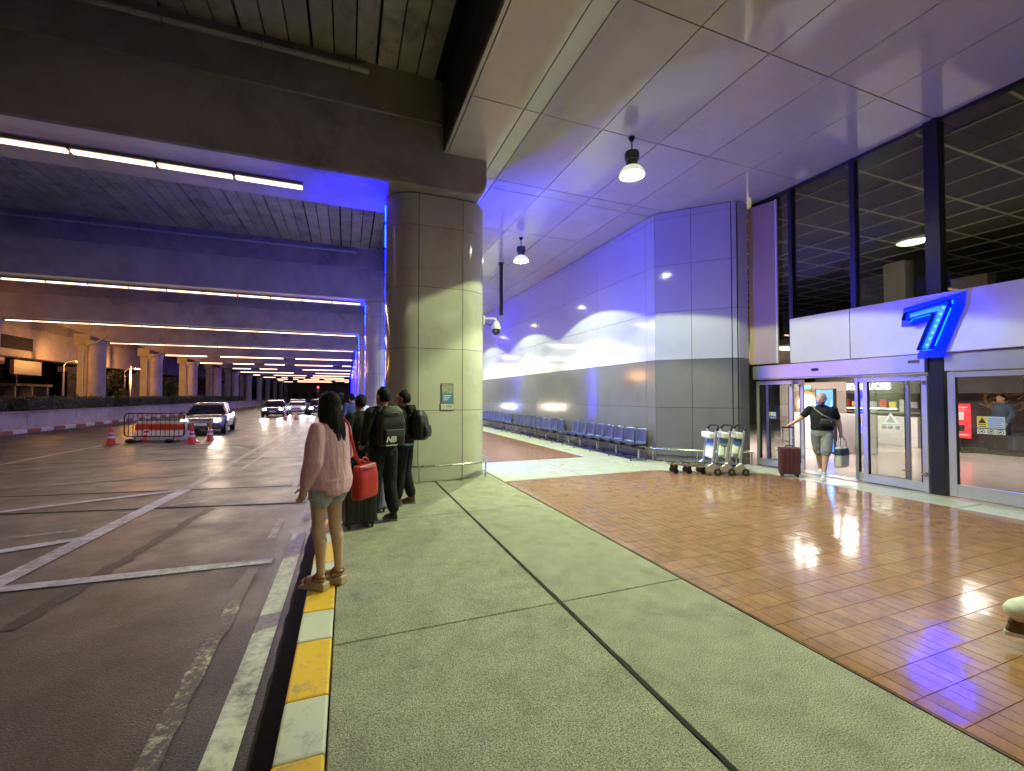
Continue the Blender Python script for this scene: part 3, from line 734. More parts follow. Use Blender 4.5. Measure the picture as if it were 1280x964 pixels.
# ------------------------------------------------------------------ panelled wall
WX = 7.35
wall = tag(MB().prism([(WX+.045,8.95),(8.6,7.70),(9.0,7.70),(9.0,120),(WX+.045,120)], -.2, CZ+.04).build('panelled_wall', 'joint_dark'),
           'long terminal wall of pale panels over a grey band, chamfered corner', 'wall')
ZL = [.02, .16, 1.36, 2.557, 3.768, 4.958, 6.16, CZ-.012]
def wall_panel(p, q, z0, z1, m, g=.004):
    p = Vector((*p,0)); q = Vector((*q,0)); d = (q-p).normalized(); nrm = Vector((d.y,-d.x,0)); L = (q-p).length
    mt = Matrix((d, -nrm, Vector((0,0,1)))).transposed().to_4x4(); mt.translation = p
    return MB().box(g, L-g, 0, .03, z0+g, z1-g, mt).build('panel', m, wall, bevel=.002)
wy = [8.93, 9.29]
while wy[-1] < 44: wy.append(wy[-1]+2.355)
segs = [((WX,b_), (WX,a_)) for a_, b_ in zip(wy, wy[1:])]
e = Vector((8.57,7.68)); s0 = Vector((WX,8.915)); md = s0.lerp(e, .49)
segs += [(tuple(s0), tuple(md)), (tuple(md), tuple(e)), ((8.575,7.665),(8.66,7.60)), ((8.71,7.60),(9.02,7.60))]
wp = {}
for p, q in segs:
    for z0, z1 in zip(ZL, ZL[1:]):
        mname = 'wall_panel' if z0 > 2.5 else 'wall_panel_grey'
        wall_panel(p, q, z0, z1, mname)
MB().box(WX+.004, WX+.03, 46.4, 119, .02, 2.55).build('far_panel', 'wall_panel_grey', wall)
MB().box(WX+.004, WX+.03, 46.4, 119, 2.56, CZ-.01).build('far_panel', 'wall_panel', wall)
# bumper rail
t = thing('bumper_rail', 'low steel bumper rail round the chamfered corner of the terminal wall', 'rail')
o_ = .12
pts = [(WX-o_,13.4,.33),(WX-o_,8.86,.33),(8.50,7.56,.33),(8.98,7.48,.33)]
MB().tube(pts, .022, 8).build('bar', 'steel', t, smooth=50)
for x, y in ((WX-o_,11.4),(WX-o_,8.9),(7.95,8.17),(8.52,7.555),(8.94,7.49)): MB().tube([(x,y,.003),(x,y,.33)], .016, 8).build('post', 'steel', t, smooth=50)

# ------------------------------------------------------------------ seats
seat_me = None
def seat_mesh():
    b = MB(); prof = [(-.22,.455),(-.24,.44),(-.21,.425),(-.05,.41),(.10,.405),(.17,.42),(.205,.48),(.225,.60),(.245,.74),(.255,.82)]
    n = 8; vs = []
    for side in (0,1):
        for (x,z) in prof:
            for j in range(n+1):
                u = j/n*2-1; wdt = .225-(.02 if z > .7 else 0); curve = .022*(u*u); dx, dz = 0, 0
                if z <= .46: dz = curve
                else: dx = -curve*1.4
                off = -.02 if side else 0
                zz = z-(.03*abs(u)**4 if z > .8 else 0)
                vs.append((x+dx+(.016 if side and z > .46 else 0), u*wdt, zz+dz+(off if z <= .46 else 0)))
    k = len(prof); f = []
    for side in (0,1):
        o = side*k*(n+1)
        for i in range(k-1):
            for j in range(n):
                q = (o+i*(n+1)+j, o+i*(n+1)+j+1, o+(i+1)*(n+1)+j+1, o+(i+1)*(n+1)+j)
                f.append(q if not side else q[::-1])
    o = k*(n+1)
    for i in range(k-1):
        f += [(i*(n+1), (i+1)*(n+1), o+(i+1)*(n+1), o+i*(n+1)), (i*(n+1)+n, o+i*(n+1)+n, o+(i+1)*(n+1)+n, (i+1)*(n+1)+n)]
    for j in range(n):
        f += [(j, o+j, o+j+1, j+1), ((k-1)*(n+1)+j, (k-1)*(n+1)+j+1, o+(k-1)*(n+1)+j+1, o+(k-1)*(n+1)+j)]
    b.add(vs, f); me = b.mesh('seat'); me.shade_smooth(); me.materials.append(M['seat_blue']); return me
seat_me = seat_mesh()
brk = MB().box(-.13,.10,-.02,.02,.345,.40).mesh('bracket'); brk.materials.append(M['black_metal'])
def gang(y0, n, label, table=False):
    t = thing('seat_bench', label, 'bench', (6.98, y0, 0), 0, 'rows of blue seats along the terminal wall')
    L = n*.49
    MB().box(-.035,.035,-.1,L+(.45 if table else .05),.30,.35).build('beam', 'black_metal', t)
    for i in range(n):
        place('seat', seat_me, None, t, loc=(0,.245+i*.49,0)); place('bracket', brk, None, t, loc=(0,.245+i*.49,0))
    for i in range(0, n+1, 2):
        y = min(i*.49+.1, L-.1)
        MB().tube([(0,y,.33),(0,y,.06)], .024, 8).tube([(-.25,y,.03),(-.2,y,.055),(0,y,.075),(.2,y,.055),(.24,y,.03)], .02, 8).build('leg', 'steel', t, smooth=50)
        for xx in (-.24,.23): MB().tube([(xx,y,.002),(xx,y,.03)], .022, 8).build('foot', 'black_rubber', t)
    if table: MB().box(-.2,.2,L+.03,L+.43,.40,.425).build('side_table', 'seat_blue', t, bevel=.01)
    return t
gang(9.05, 8, 'bench of eight blue moulded seats ending in a small side table', True)
gang(13.55, 10, 'bench of blue moulded seats next after the bench with the side table')
gang(18.75, 10, 'farther bench of blue moulded seats half hidden by the clad column')

# ------------------------------------------------------------------ baggage trolleys
def trolley(label):
    t = thing('baggage_trolley', label, 'trolley', (0,0,0), 0, 'nested baggage trolleys by the terminal corner')
    for s_ in (-1,1):
        MB().bar((-.42,s_*.235,.155),(.46,s_*.17,.225),.045,.035).build('deck_rail', 'steel', t, bevel=.008)
        MB().tube([(-.40,s_*.25,.17),(-.43,s_*.25,.40),(-.50,s_*.245,.93)], .024, 8).build('upright', 'alu_frame', t, smooth=50)
        pl = MB(); pl.prism([(-.56,.06),(-.25,.10),(-.30,.20),(-.42,.27),(-.52,.16)], -.012, .012, frame((0,s_*.275,0),(1,0,0),(0,0,1))); pl.build('side_plate', 'alu_frame', t, bevel=.004)
        w = Matrix.Translation((-.50,s_*.275,.075))@Matrix.Rotation(R(90),4,'X')
        wh = MB().lathe([(.0,-.022),(.05,-.022),(.075,-.014),(.075,.014),(.05,.022),(.0,.022)], 18, w).build('wheel', 'black_rubber', t, smooth=40)
        MB().lathe([(.0,-.025),(.035,-.025),(.035,.025),(.0,.025)], 12, w).build('hub', 'grey_metal', wh)
        w = Matrix.Translation((.30,s_*.13,.06))@Matrix.Rotation(R(90),4,'X')
        MB().lathe([(.0,-.016),(.045,-.016),(.06,-.01),(.06,.01),(.045,.016),(.0,.016)], 16, w).build('caster', 'black_rubber', t, smooth=40)
        MB().box(.26,.34,s_*.13-.028,s_*.13+.028,.11,.205).build('caster_fork', 'black_metal', t, bevel=.008)
    MB().bar((.45,-.19,.222),(.45,.19,.222),.04,.03).build('front_bar', 'steel', t, bevel=.006)
    MB().bar((.15,-.2,.195),(.15,.2,.195),.05,.02).build('cross_slat', 'steel', t); MB().bar((-.3,-.22,.158),(-.3,.22,.158),.05,.02).build('cross_slat', 'steel', t)
    h = [(-.50,-.25,.92),(-.53,-.245,.985),(-.56,-.18,1.02),(-.575,0,1.03),(-.56,.18,1.02),(-.53,.245,.985),(-.50,.25,.92)]
    MB().tube(h, .023, 8).build('handle', 'black_rubber', t, smooth=60)
    bx = MB().box(-.50,-.36,-.23,.23,.76,.88); bx.build('basket', 'white_paint', t, bevel=.012)
    mtx = frame((-.462,0,.55), (0,-1,0), (-.13,0,1))
    ad = MB().box(-.215,.215,-.22,.20,-.012,.012,mtx).build('advert_board', 'print_paleblue', t, bevel=.004)
    MB().box(-.20,.20,.06,.185,-.016,.016,mtx).build('advert_heading', 'print_blue', ad)
    MB().box(-.18,.18,-.20,.03,-.0165,.0165,mtx).build('advert_sheet', 'print_white', ad)
    return t
tr0 = trolley('foremost of the nested baggage trolleys, its deck projecting towards the seats')
ang = math.atan2(.42,-.9); dv = Vector((math.cos(ang), math.sin(ang), 0))
base = Vector((6.84, 7.29, 0))
tr0.location = base; tr0.rotation_euler = (0,0,ang)
copy_tree(tr0, loc=base-dv*.28, rz=ang, label='middle baggage trolley nested between two others')
copy_tree(tr0, loc=base-dv*.56, rz=ang, label='rearmost baggage trolley of the nest, beside the glass doors')

# ------------------------------------------------------------------ glass front
GX = 9.30
fac = thing('glass_facade', 'tall dark glazed terminal front with black mullions above the doors', 'facade', (GX,0,0))
MUL = [7.62, 6.70, 5.43, 4.18, 2.92, 1.66, .40, -.86, -2.12, -3.4]
for i, y in enumerate(MUL):
    w = .10 if y == 4.18 else (.05 if y != 6.70 else .045)
    z0 = .0 if y == 4.18 else 2.34
    MB().box(-.06 if w < .09 else -.10,.09,y-w,y+w,z0,CZ+.02).build('mullion', 'black_metal', fac, bevel=.004)
for a, b_ in zip(MUL, MUL[1:]):
    pn = MB().box(.0,.012,b_+.04,a-.04,3.34 if a < 6.8 else 2.38,CZ-.05).build('pane', 'pane_dark', fac)
MB().box(-.05,.06,-3.4,7.64,CZ-.06,CZ+.01).build('head_rail', 'black_metal', fac)
# white fascia over the doors
fs = thing('white_fascia', 'white panel fascia above the sliding doors', 'fascia', (GX,0,0))
for a, b_ in ((6.66,5.45),(5.44,2.93),(2.92,.41),(.40,-2.1),(-2.11,-3.4)):
    MB().box(-.16,-.07,b_,a,2.37,3.35).build('panel', 'white_fascia', fs, bevel=.004)
# door headers and leaves
def door_leaf(t, y0, y1, x=0.0, z1=2.0, st=.085, name='door_leaf', bot=.17):
    fr = MB().box(x-.025,x+.025,y0,y0+st,.02,z1).box(x-.025,x+.025,y1-st,y1,.02,z1).box(x-.024,x+.024,y0+st,y1-st,.021,bot).box(x-.024,x+.024,y0+st,y1-st,z1-.085,z1-.001).build(name, 'alu_frame', t, bevel=.004)
    MB().box(x-.006,x+.006,y0+st-.004,y1-st+.004,bot-.004,z1-.08).build('pane', 'pane_clear', fr)
    MB().box(x-.03,x+.03,y0+st,y0+st+.012,bot,z1-.085).box(x-.03,x+.03,y1-st-.012,y1-st,bot,z1-.085).build('gasket', 'black_rubber', fr)
    for zz in (.32, z1-.12): MB().box(x-.05,x-.025,y0+.012,y0+.05,zz-.035,zz+.035).tube([(x-.06,y0+.05,zz),(x-.06,y0+.10,zz)], .012, 6).build('hinge', 'steel', fr)
    return fr
d1 = thing('sliding_door', 'open automatic sliding glass doors under the blue number', 'door', (GX,0,0))
MB().box(-.17,.10,4.29,7.60,2.04,2.355).build('header', 'alu_frame', d1, bevel=.008)
MB().box(-.172,-.14,4.30,7.58,2.045,2.06).build('header_lip', 'grey_metal', d1)
MB().box(-.175,-.168,4.36,4.52,2.215,2.265).build('name_plate', 'shoe_brown', d1)
MB().lathe([(.0,-.02),(.05,-.02),(.06,0),(.05,.02),(.0,.02)], 14, Matrix.Translation((-.18,6.12,2.20))@Matrix.Rotation(R(90),4,'Y')@Matrix.Diagonal((.55,1.4,1,1))).build('motion_sensor', 'black_plastic', d1, smooth=40)
door_leaf(d1, 6.68, 7.585, -.05)
door_leaf(d1, 6.52, 7.42, .06, st=.07)
door_leaf(d1, 4.31, 5.30, -.05)
door_leaf(d1, 4.62, 5.50, .06, st=.06)
MB().box(-.12,.14,4.29,7.60,.001,.012).build('threshold', 'steel', d1)
d2 = thing('swing_door', 'closed framed glass door beside the black post', 'door', (GX,0,0))
MB().box(-.10,.06,3.02,4.07,2.06,2.355).build('header', 'alu_frame', d2, bevel=.006)
door_leaf(d2, 3.08, 4.05, -.04, z1=2.04, st=.10, bot=.22)
d3 = thing('glazed_side_light', 'plain glazed side panels continuing past the closed door', 'window', (GX,0,0))
for a, b_ in ((3.02,2.0),(1.98,.9),(.88,-.3),(-.32,-1.5),(-1.52,-3.3)):
    door_leaf(d3, b_, a, -.0, z1=2.04, st=.08, name='frame', bot=.2)
    MB().box(-.08,.08,b_,a,2.06,2.355).build('header', 'alu_frame', d3, bevel=.006)
# stickers on the glass
def sticker(label, y, z, w, kind, x=GX-.056-.0075):
    t = thing('glass_sticker', label, 'sticker', (x, y, z))
    mt = frame((0,0,0), (0,-1,0))
    h = w*.62
    if kind == 'tri':
        MB().prism([(-.13*w/.3,.0),(.13*w/.3,.0),(0,.2*w/.3)], -.001, .001, mt@Matrix.Translation((0,.02,0))).build('triangle', 'print_white', t)
        MB().prism([(-.07*w/.3,.02),(.07*w/.3,.02),(0,.14*w/.3)], .0012, .002, mt@Matrix.Translation((0,.025,0))).build('symbol', 'print_grey', t)
    else:
        MB().box(-w/2,w/2,.01,h,-.001,.001,mt).build('panel', 'print_paleblue', t)
        MB().box(-w/2,-w*.12,.012,h*.98,.0012,.002,mt).build('yellow_square', 'print_yellow', t)
        MB().prism([(-w*.46,h*.45),(-w*.16,h*.45),(-w*.31,h*.9)], .0022, .003, mt).build('triangle', 'print_black', t)
        for i in range(2): MB().box(-w*.45,-w*.17,h*(.14+.16*i),h*(.20+.16*i),.0022,.003,mt).build('text_line', 'print_black', t)
        for i in range(5): MB().box(-w*.08,w*(.46-.05*(i%3)),h*(.14+.16*i),h*(.20+.16*i),.0012,.002,mt).build('text_line', 'print_blue', t)
    MB().box(-w/2,w/2,-h*.42,-.005,-.001,.001,mt).build('strip', 'print_white', t)
    for i in range(3):
        c = Vector((w*(-.33+.33*i), -h*.215, .003)); r_ = h*.15
        MB().tube([mt@(c+Vector((r_*1.3*math.cos(a), r_*math.sin(a), 0))) for a in [2*math.pi*j/14 for j in range(14)]], .004, 5, closed=True).build('ban_ring', 'print_black', t)
        MB().bar(mt@(c+Vector((-r_,-r_*.7,0))), mt@(c+Vector((r_,r_*.7,0))), .006, .004).build('ban_bar', 'print_black', t)
        MB().box(c.x-r_*.5,c.x+r_*.5,c.y-r_*.35,c.y+r_*.35,.0012,.0025,mt).build('ban_mark', 'print_black', t)
sticker('small yellow and blue sticker on the narrow side pane of the open door', 7.18, 1.17, .17, 'yel')
sticker('white triangle sticker over a row of ban rings on the sliding leaf', 4.85, 1.12, .31, 'tri')
sticker('large yellow triangle and blue text sticker on the closed door', 3.55, 1.14, .31, 'yel', x=GX-.054)

# ------------------------------------------------------------------ the number sign
sg = thing('number_sign', 'glowing blue channel numeral 7 on the white fascia', 'sign', (GX-.225, 4.50, 2.42))
poly = [(0,.53),(.035,.66),(.62,.77),(.62,.70),(.37,0),(.20,0),(.41,.60),(.10,.55),(.07,.51)]
mt = frame((0,0,0), (0,-1,0))
MB().prism(poly, .05, .058, mt).build('back_plate', 'sign_fill', sg)
for i in range(len(poly)):
    a, b_ = Vector((*poly[i],.1)), Vector((*poly[(i+1)%len(poly)],.1))
    MB().bar(mt@a, mt@b_, .006, .10, (mt.to_3x3()@Vector((0,0,1)))).build('side_wall', 'black_metal', sg)
def V3(p, z): return Vector((p[0], p[1], z))
def along(pts, n):
    out = []
    for i in range(n):
        s_ = i/(n-1)*(len(pts)-1); k = min(int(s_), len(pts)-2); out.append(Vector((*pts[k],0)).lerp(Vector((*pts[k+1],0)), s_-k))
    return out
for c in along([(.31,.08),(.53,.66)], 7):
    MB().box(c.x-.014,c.x+.014,c.y-.014,c.y+.014,.064,.073,mt).build('led_module', 'led_blue_core', sg)
for a, b_ in (((.275,.02),(.53,.70)),((.08,.60),(.48,.665))): MB().bar(mt@V3(a,.061), mt@V3(b_,.061), .075, .004, mt.to_3x3()@Vector((0,0,1))).build('led_bar', 'led_bar', sg)
for i in range(len(poly)):
    a, b_ = Vector((*poly[i],.02)), Vector((*poly[(i+1)%len(poly)],.02))
    MB().bar(mt@a.lerp(b_,.08), mt@a.lerp(b_,.92), .012, .012).build('halo_led', 'led_halo', sg)
MB().prism([(-.10,.45),(-.06,.77),(.76,.89),(.74,.66),(.47,-.13),(.11,-.13),(.31,.48),(.10,.44)], -.045, -.038, mt).build('acrylic_back', 'sign_acrylic', sg, bevel=.002)
for c in ((.3,.1),(.45,.5),(.55,.68),(.15,.6)): MB().tube([mt@Vector((*c,-.06)), mt@Vector((*c,.05))], .01, 6).build('standoff', 'steel', sg)

# ------------------------------------------------------------------ arrivals hall behind the glass
hall = tag(MB().box(9.06, 26, -8, 20, -.3, 0.0).build('hall_floor', 'hall_floor'), kind='structure')
tag(MB().box(24, 24.3, -8, 20, 0, CZ).build('hall_back_wall', 'hall_dark'), kind='structure')
tag(MB().box(9.05, 24.3, 19.7, 20, 0, CZ).build('hall_end_wall', 'hall_wall'), kind='structure')
tag(MB().box(9.45, 24.3, -8, -7.7, 0, CZ).build('hall_side_wall', 'hall_wall'), kind='structure')
hc = tag(MB().box(9.42, 24.3, -8, 20, CZ+.02, CZ+.25).build('hall_ceiling', 'hall_ceiling'), kind='structure')
for i in range(13): MB().box(10.0+1.17*i-.018, 10.0+1.17*i+.018, -7.7, 19.7, CZ-.012, CZ+.018).build('ceiling_bar', 't_bar', hc)
for i in range(23): MB().box(9.45, 24, -7.2+1.17*i-.018, -7.2+1.17*i+.018, CZ-.008, CZ+.0195).build('ceiling_bar', 't_bar', hc)
# unseen slab added to hold hall fill lights and keep the ceiling dark
hs = thing('fill_light_slab', 'added low slab out of sight over the hall floor, holding fill lights', 'soffit', (0,0,0))
MB().box(11.2, 19, -4, 13.5, 3.05, 3.2).build('slab', 'hall_white', hs)
for i, (x, y, e_) in enumerate(((12.2,8.9,115),(13.2,5.6,14),(12.4,3.0,16),(15.6,9.6,85),(15.3,4.6,22),(12.4,11.5,80),(16.5,1.5,12))):
    MB().box(x-.6,x+.6,y-.3,y+.3,3.035,3.049).build('hall_fill_panel', 'strip_white', hs)
    area('hall_fill', (x,y,3.03), e_, 1.2, .6, (1,.88,.80), hs)  # added fill lights, hidden from view, brightening the hall floor
for y in (-2,2.5,7,11.5):
    MB().box(12.0,15.0,y-1.9,y+1.9,3.201,3.24).build('ceiling_fill_panel', 'hall_white', hs); area('ceiling_fill', (13.5,y,3.26), 26, 3.6, 2.8, (1,.86,.62), hs, (math.pi,0,0))  # added uplights out of sight on the slab, brightening the hall ceiling
dl = thing('ceiling_downlight', 'oval downlight in the dark hall ceiling', 'light', (15.9, 7.7, CZ-.02))
MB().lathe([(.0,0),(.34,0),(.36,-.02),(.30,-.05),(.0,-.06)], 20).build('lens', 'sign_white', dl, smooth=40)
MB().lathe([(.37,.012),(.40,.012),(.40,-.02),(.37,-.02)], 20, caps=False).build('ring', 't_bar', dl)
pr = thing('beige_panel', 'tall beige panel between wall corner and the dark glazing', 'panel')
MB().prism([(9.035,7.595),(9.20,7.03),(9.235,7.03),(9.235,7.595)], 2.40, 6.18).build('sheet', 'beige_panel', pr, bevel=.006)
MB().box(9.195,9.236,6.985,7.026,2.40,6.18).build('edge_trim', 'white_paint', pr)
tw = thing('kiosk_tower', 'pale square tower with black boxes rising above the shops in the hall', 'tower')
MB().box(17,17.6,8.45,9.05,3.21,6.1).build('shaft', 'hall_white', tw); MB().box(16.98,17.4,7.7,8.2,3.21,6.05).build('black_box', 'black_metal', tw); MB().box(17.2,17.7,6.6,7.4,4.4,5.2).build('grey_box', 'hall_wall', tw)
# shops
ks = thing('coffee_kiosk', 'coffee shop counter with lit white lettering on its dark fascia', 'shop', (17,0,0))
MB().box(.02,.3,5.0,11.4,1.72,2.6).build('fascia', 'hall_dark', ks, bevel=.01)
MB().box(.0,.6,8.2,11.2,0,.95).build('counter', 'hall_white', ks, bevel=.01)
MB().box(.9,1.1,4,12,0,2.6).build('back_wall', 'hall_dark', ks)
for i in range(10): MB().box(.84,.899,8.0+.3*i,8.2+.3*i,1.1+.07*(i%3),1.45+.08*(i%2)).build('shelf_goods', ['print_yellow','print_red','print_grey','hall_white'][i%4], ks)
MB().box(.80,.90,7.9,11.1,1.05,1.09).build('shelf', 'hall_wall', ks)
text('lettering', 'STARBUCKS', .30, 'sign_white', ks, frame((-.01, 9.62, 1.97), (0,-1,0)), .012, bold=.010, sx=.86)
MB().box(.0,.25,5.0,7.9,0,.55).build('low_counter', 'hall_dark', ks, bevel=.01)
for zz in (1.75, 1.2): MB().box(.45,.5,9.0,10.6,zz,zz+.02).build('light_strip', 'strip_white', ks)
mb_ = thing('menu_board', 'red upright menu board with cup pictures in the hall', 'sign', (16.85, 7.12, 0))
MB().box(-.02,.02,-.24,.24,.42,1.42).build('board', 'menu_red', mb_, bevel=.004)
MB().box(-.03,.03,-.04,.04,0,.42).box(-.15,.15,-.2,.2,.0,.02).build('stand', 'black_metal', mb_)
for z0, z1, w, mm in ((.62,.80,.10,'print_black'),(.95,1.18,.09,'print_white'),(.50,.53,.18,'print_white'),(1.30,1.33,.16,'print_white'),(1.24,1.26,.12,'print_white')):
    MB().prism([(-w,z0),(w,z0),(w*1.2,z1),(-w*1.2,z1)], .0, .004, frame((-.022,0,0),(0,-1,0))).build('print', mm, mb_)
lt = thing('lattice_screen', 'golden woven lattice screen behind the hall cafe', 'screen', (17.86, 6.45, 0))
random.seed(3)
for i in range(34):
    y0, z0 = random.uniform(-.65,.65), random.uniform(1.25,2.3); a = random.uniform(0,math.pi); l = random.uniform(.12,.28)
    MB().bar((-.02*random.random(), y0-l*math.cos(a), z0-l*math.sin(a)), (-.02*random.random(), y0+l*math.cos(a), z0+l*math.sin(a)), .035, .02).build('rod', 'gold_lattice', lt)
MB().box(.0,.03,-.95,.95,1.0,2.55).build('backing', 'hall_dark', lt)
spot('lattice_light', (-.7,0,2.9), 25, 80, (1,.7,.4), target=(0,0,1.7), parent=lt)
bl = thing('advert_totem', 'blue glowing advertising totem inside the open door', 'totem', (13, 8.42, 0))
MB().box(-.06,.06,-.27,.27,0,1.86).build('cabinet', 'hall_dark', bl, bevel=.01); MB().box(-.066,-.061,-.24,.22,.06,1.82).build('screen', 'screen_blue', bl)
MB().prism([(.05,.9),(.2,.85),(.215,1.55),(.16,1.25)], 0, .003, frame((-.068,0,0),(0,-1,0))).build('light_swirl', 'screen_glow', bl)
cn = thing('service_counter', 'white service counter with a glass top behind the advertising totem', 'counter', (13.6, 0, 0))
MB().box(0,.5,7.75,9.9,0,1.12).build('body', 'hall_white', cn, bevel=.01); MB().box(.0,.02,7.75,9.9,1.13,1.8).build('glass_screen', 'pane_clear', cn)
MB().box(.5,.56,7.75,9.9,.0,1.1).build('back_panel', 'hall_wall', cn)
lg = thing('round_logo_sign', 'round white sign with an orange ring in the hall', 'sign', (14.6, 10.05, 1.40))
mr_ = Matrix.Rotation(R(-90),4,'Y')
MB().lathe([(.0,0),(.33,0),(.33,.03),(.0,.03)], 28, mr_).build('disc', 'logo_white', lg)
MB().tube([(-.03,.36*math.cos(a),.36*math.sin(a)) for a in [2*math.pi*i/30 for i in range(30)]], .035, 6, closed=True).build('ring', 'logo_orange', lg)
MB().box(.01,.05,-1.2,1.0,-1.40,.7).build('board', 'hall_wall', lg)
ex = thing('exit_sign', 'small green exit sign above the round logo', 'sign', (14.4, 9.95, 1.93)); MB().box(-.02,.02,-.13,.13,-.05,.06).build('face', 'exit_green', ex); MB().box(.0,.03,-.14,.14,-.06,.07).build('case', 'grey_paint', ex)

# ------------------------------------------------------------------ people
wr_tex = bpy.data.textures.new('cloth_folds', 'CLOUDS'); wr_tex.noise_scale = 0.17; wr_tex.noise_depth = 1
def organic(mb, name, m, parent, voxel=.009, smooth=4, wrinkle=0.0, fac=.5):
    o = mb.build(name, m, parent)
    r = o.modifiers.new('union', 'REMESH'); r.mode = 'VOXEL'; r.voxel_size = voxel; r.use_smooth_shade = True
    s_ = o.modifiers.new('soften', 'SMOOTH'); s_.iterations = smooth; s_.factor = fac
    if wrinkle:
        d = o.modifiers.new('folds', 'DISPLACE'); d.texture = wr_tex; d.strength = wrinkle; d.texture_coords = 'GLOBAL'; d.mid_level = .5
    return o
V = Vector
def hand(b, wrist, d, side, curl=.5, s=1.0):
    """palm, four unequal fingers and a thumb; d = direction of the forearm"""
    d = V(d).normalized(); fwd = V((0,1,0)); fwd = (fwd-d*fwd.dot(d)).normalized(); inn = d.cross(fwd)*side
    w = V(wrist)
    b.limb([w, w+d*.035*s, w+d*.075*s], [.024*s,.034*s,.032*s], 10)
    b.limb([w+d*.03*s+fwd*.02*s, w+d*.08*s+fwd*.026*s], [.018*s,.015*s], 8); b.limb([w+d*.03*s-fwd*.02*s, w+d*.075*s-fwd*.026*s], [.018*s,.014*s], 8)
    for i, L in enumerate((.072,.08,.075,.058)):
        a = w+d*.085*s+fwd*(.03-.02*i)*s; p1 = a+(d*(1-.35*curl)+inn*.55*curl)*L*.5*s; p2 = p1+(d*(1-.95*curl)+inn*.95*curl)*L*.5*s
        b.limb([a, p1, p2], [.0098*s,.0092*s,.008*s], 8)
    a = w+d*.02*s+fwd*.026*s; p1 = a+(d*.6+fwd*.7+inn*.2).normalized()*.045*s; p2 = p1+(d*.9+fwd*.3+inn*.35).normalized()*.034*s
    b.limb([a, p1, p2], [.013*s,.011*s,.009*s], 8)
def head(b, c, s=1.0, yaw=0.0, ears=True):
    m = Matrix.Translation(c)@Matrix.Rotation(yaw, 4, 'Z')@Matrix.Scale(s, 4)
    b.rings([(0,.045,-.118,.02,.02),(0,.045,-.11,.036,.036),(0,.03,-.085,.054,.068),(0,.012,-.045,.066,.086),(0,.004,0,.074,.096),(0,0,.045,.075,.098),(0,-.004,.08,.064,.084),(0,-.006,.105,.04,.055),(0,-.006,.113,.018,.024)], 20, m)
    b.limb([m@V((0,.098,.012)), m@V((0,.118,-.022)), m@V((0,.108,-.034))], [.009*s,.014*s,.012*s], 8)
    b.limb([m@V((-.03,.088,.025)), m@V((.03,.088,.025))], [.013*s,.013*s], 8)
    b.limb([m@V((-.018,.094,-.062)), m@V((.018,.094,-.062))], [.009*s,.009*s], 8)
    b.limb([m@V((-.012,.082,-.095)), m@V((.012,.082,-.095))], [.016*s,.016*s], 8)
    if ears:
        for q in (-1,1): b.limb([m@V((q*.074,-.005,.02)), m@V((q*.082,-.012,.0)), m@V((q*.074,-.006,-.025))], [.013*s,.016*s,.009*s], 8)
    return m
def face_bits(m, parent, s=1.0):
    for q in (-1,1):
        e = MB().ball((0,0,0), .0125, .009, .009, 10, m@Matrix.Translation((q*.031,.0885,.008))).build('eye', 'eye_white', parent, smooth=True)
        MB().ball((0,0,0), .0055, .004, .0055, 8, m@Matrix.Translation((q*.031,.0965,.008))).build('pupil', 'eye_dark', e, smooth=True)
        MB().limb([m@V((q*.018,.10,.033)), m@V((q*.045,.088,.034))], [.004*s,.0035*s], 6).build('eyebrow', 'hair_black', parent, smooth=True)
    MB().limb([m@V((-.022,.0985,-.056)), m@V((0,.104,-.054)), m@V((.022,.0985,-.056))], [.004*s,.006*s,.004*s], 6).build('lips', 'lip', parent, smooth=True)
def torso(b, s=1.0, wide=1.0, deep=1.0):
    z = lambda q: q*s
    b.rings([(0,0,z(.86),.10*s,.085*s),(0,0,z(.90),.155*s*wide,.10*s*deep),(0,0,z(.97),.165*s*wide,.11*s*deep),(0,.005,z(1.06),.142*s*wide,.098*s*deep),(0,.01,z(1.16),.150*s*wide,.105*s*deep),
             (0,.008,z(1.28),.168*s*wide,.112*s*deep),(0,0,z(1.37),.165*s*wide,.095*s*deep),(0,-.005,z(1.42),.12*s*wide,.07*s),(0,-.005,z(1.455),.06*s,.055*s)], 24)
def loafer(b, ank, d, s=1.0, L=.27, w=.047, h=.07, z0=None):
    """shoe volume from the heel to the toe along d"""
    d = V(d); d.z = 0; d.normalize(); r = V((d.y,-d.x,0)); a = V(ank); z0 = a.z-.085*s if z0 is None else z0
    m = Matrix((r, d, V((0,0,1)))).transposed().to_4x4(); m.translation = V((a.x,a.y,z0))
    b.rings([(0,.065*s,.0,w*s,L/2*s),(0,.065*s,.02,w*1.05*s,L*.51*s),(0,.05*s,.04,w*s,L*.46*s),(0,.02*s,h*s,w*.82*s,L*.30*s),(0,-.01*s,h*1.45*s,w*.75*s,.05*s)], 20, m)
    return m

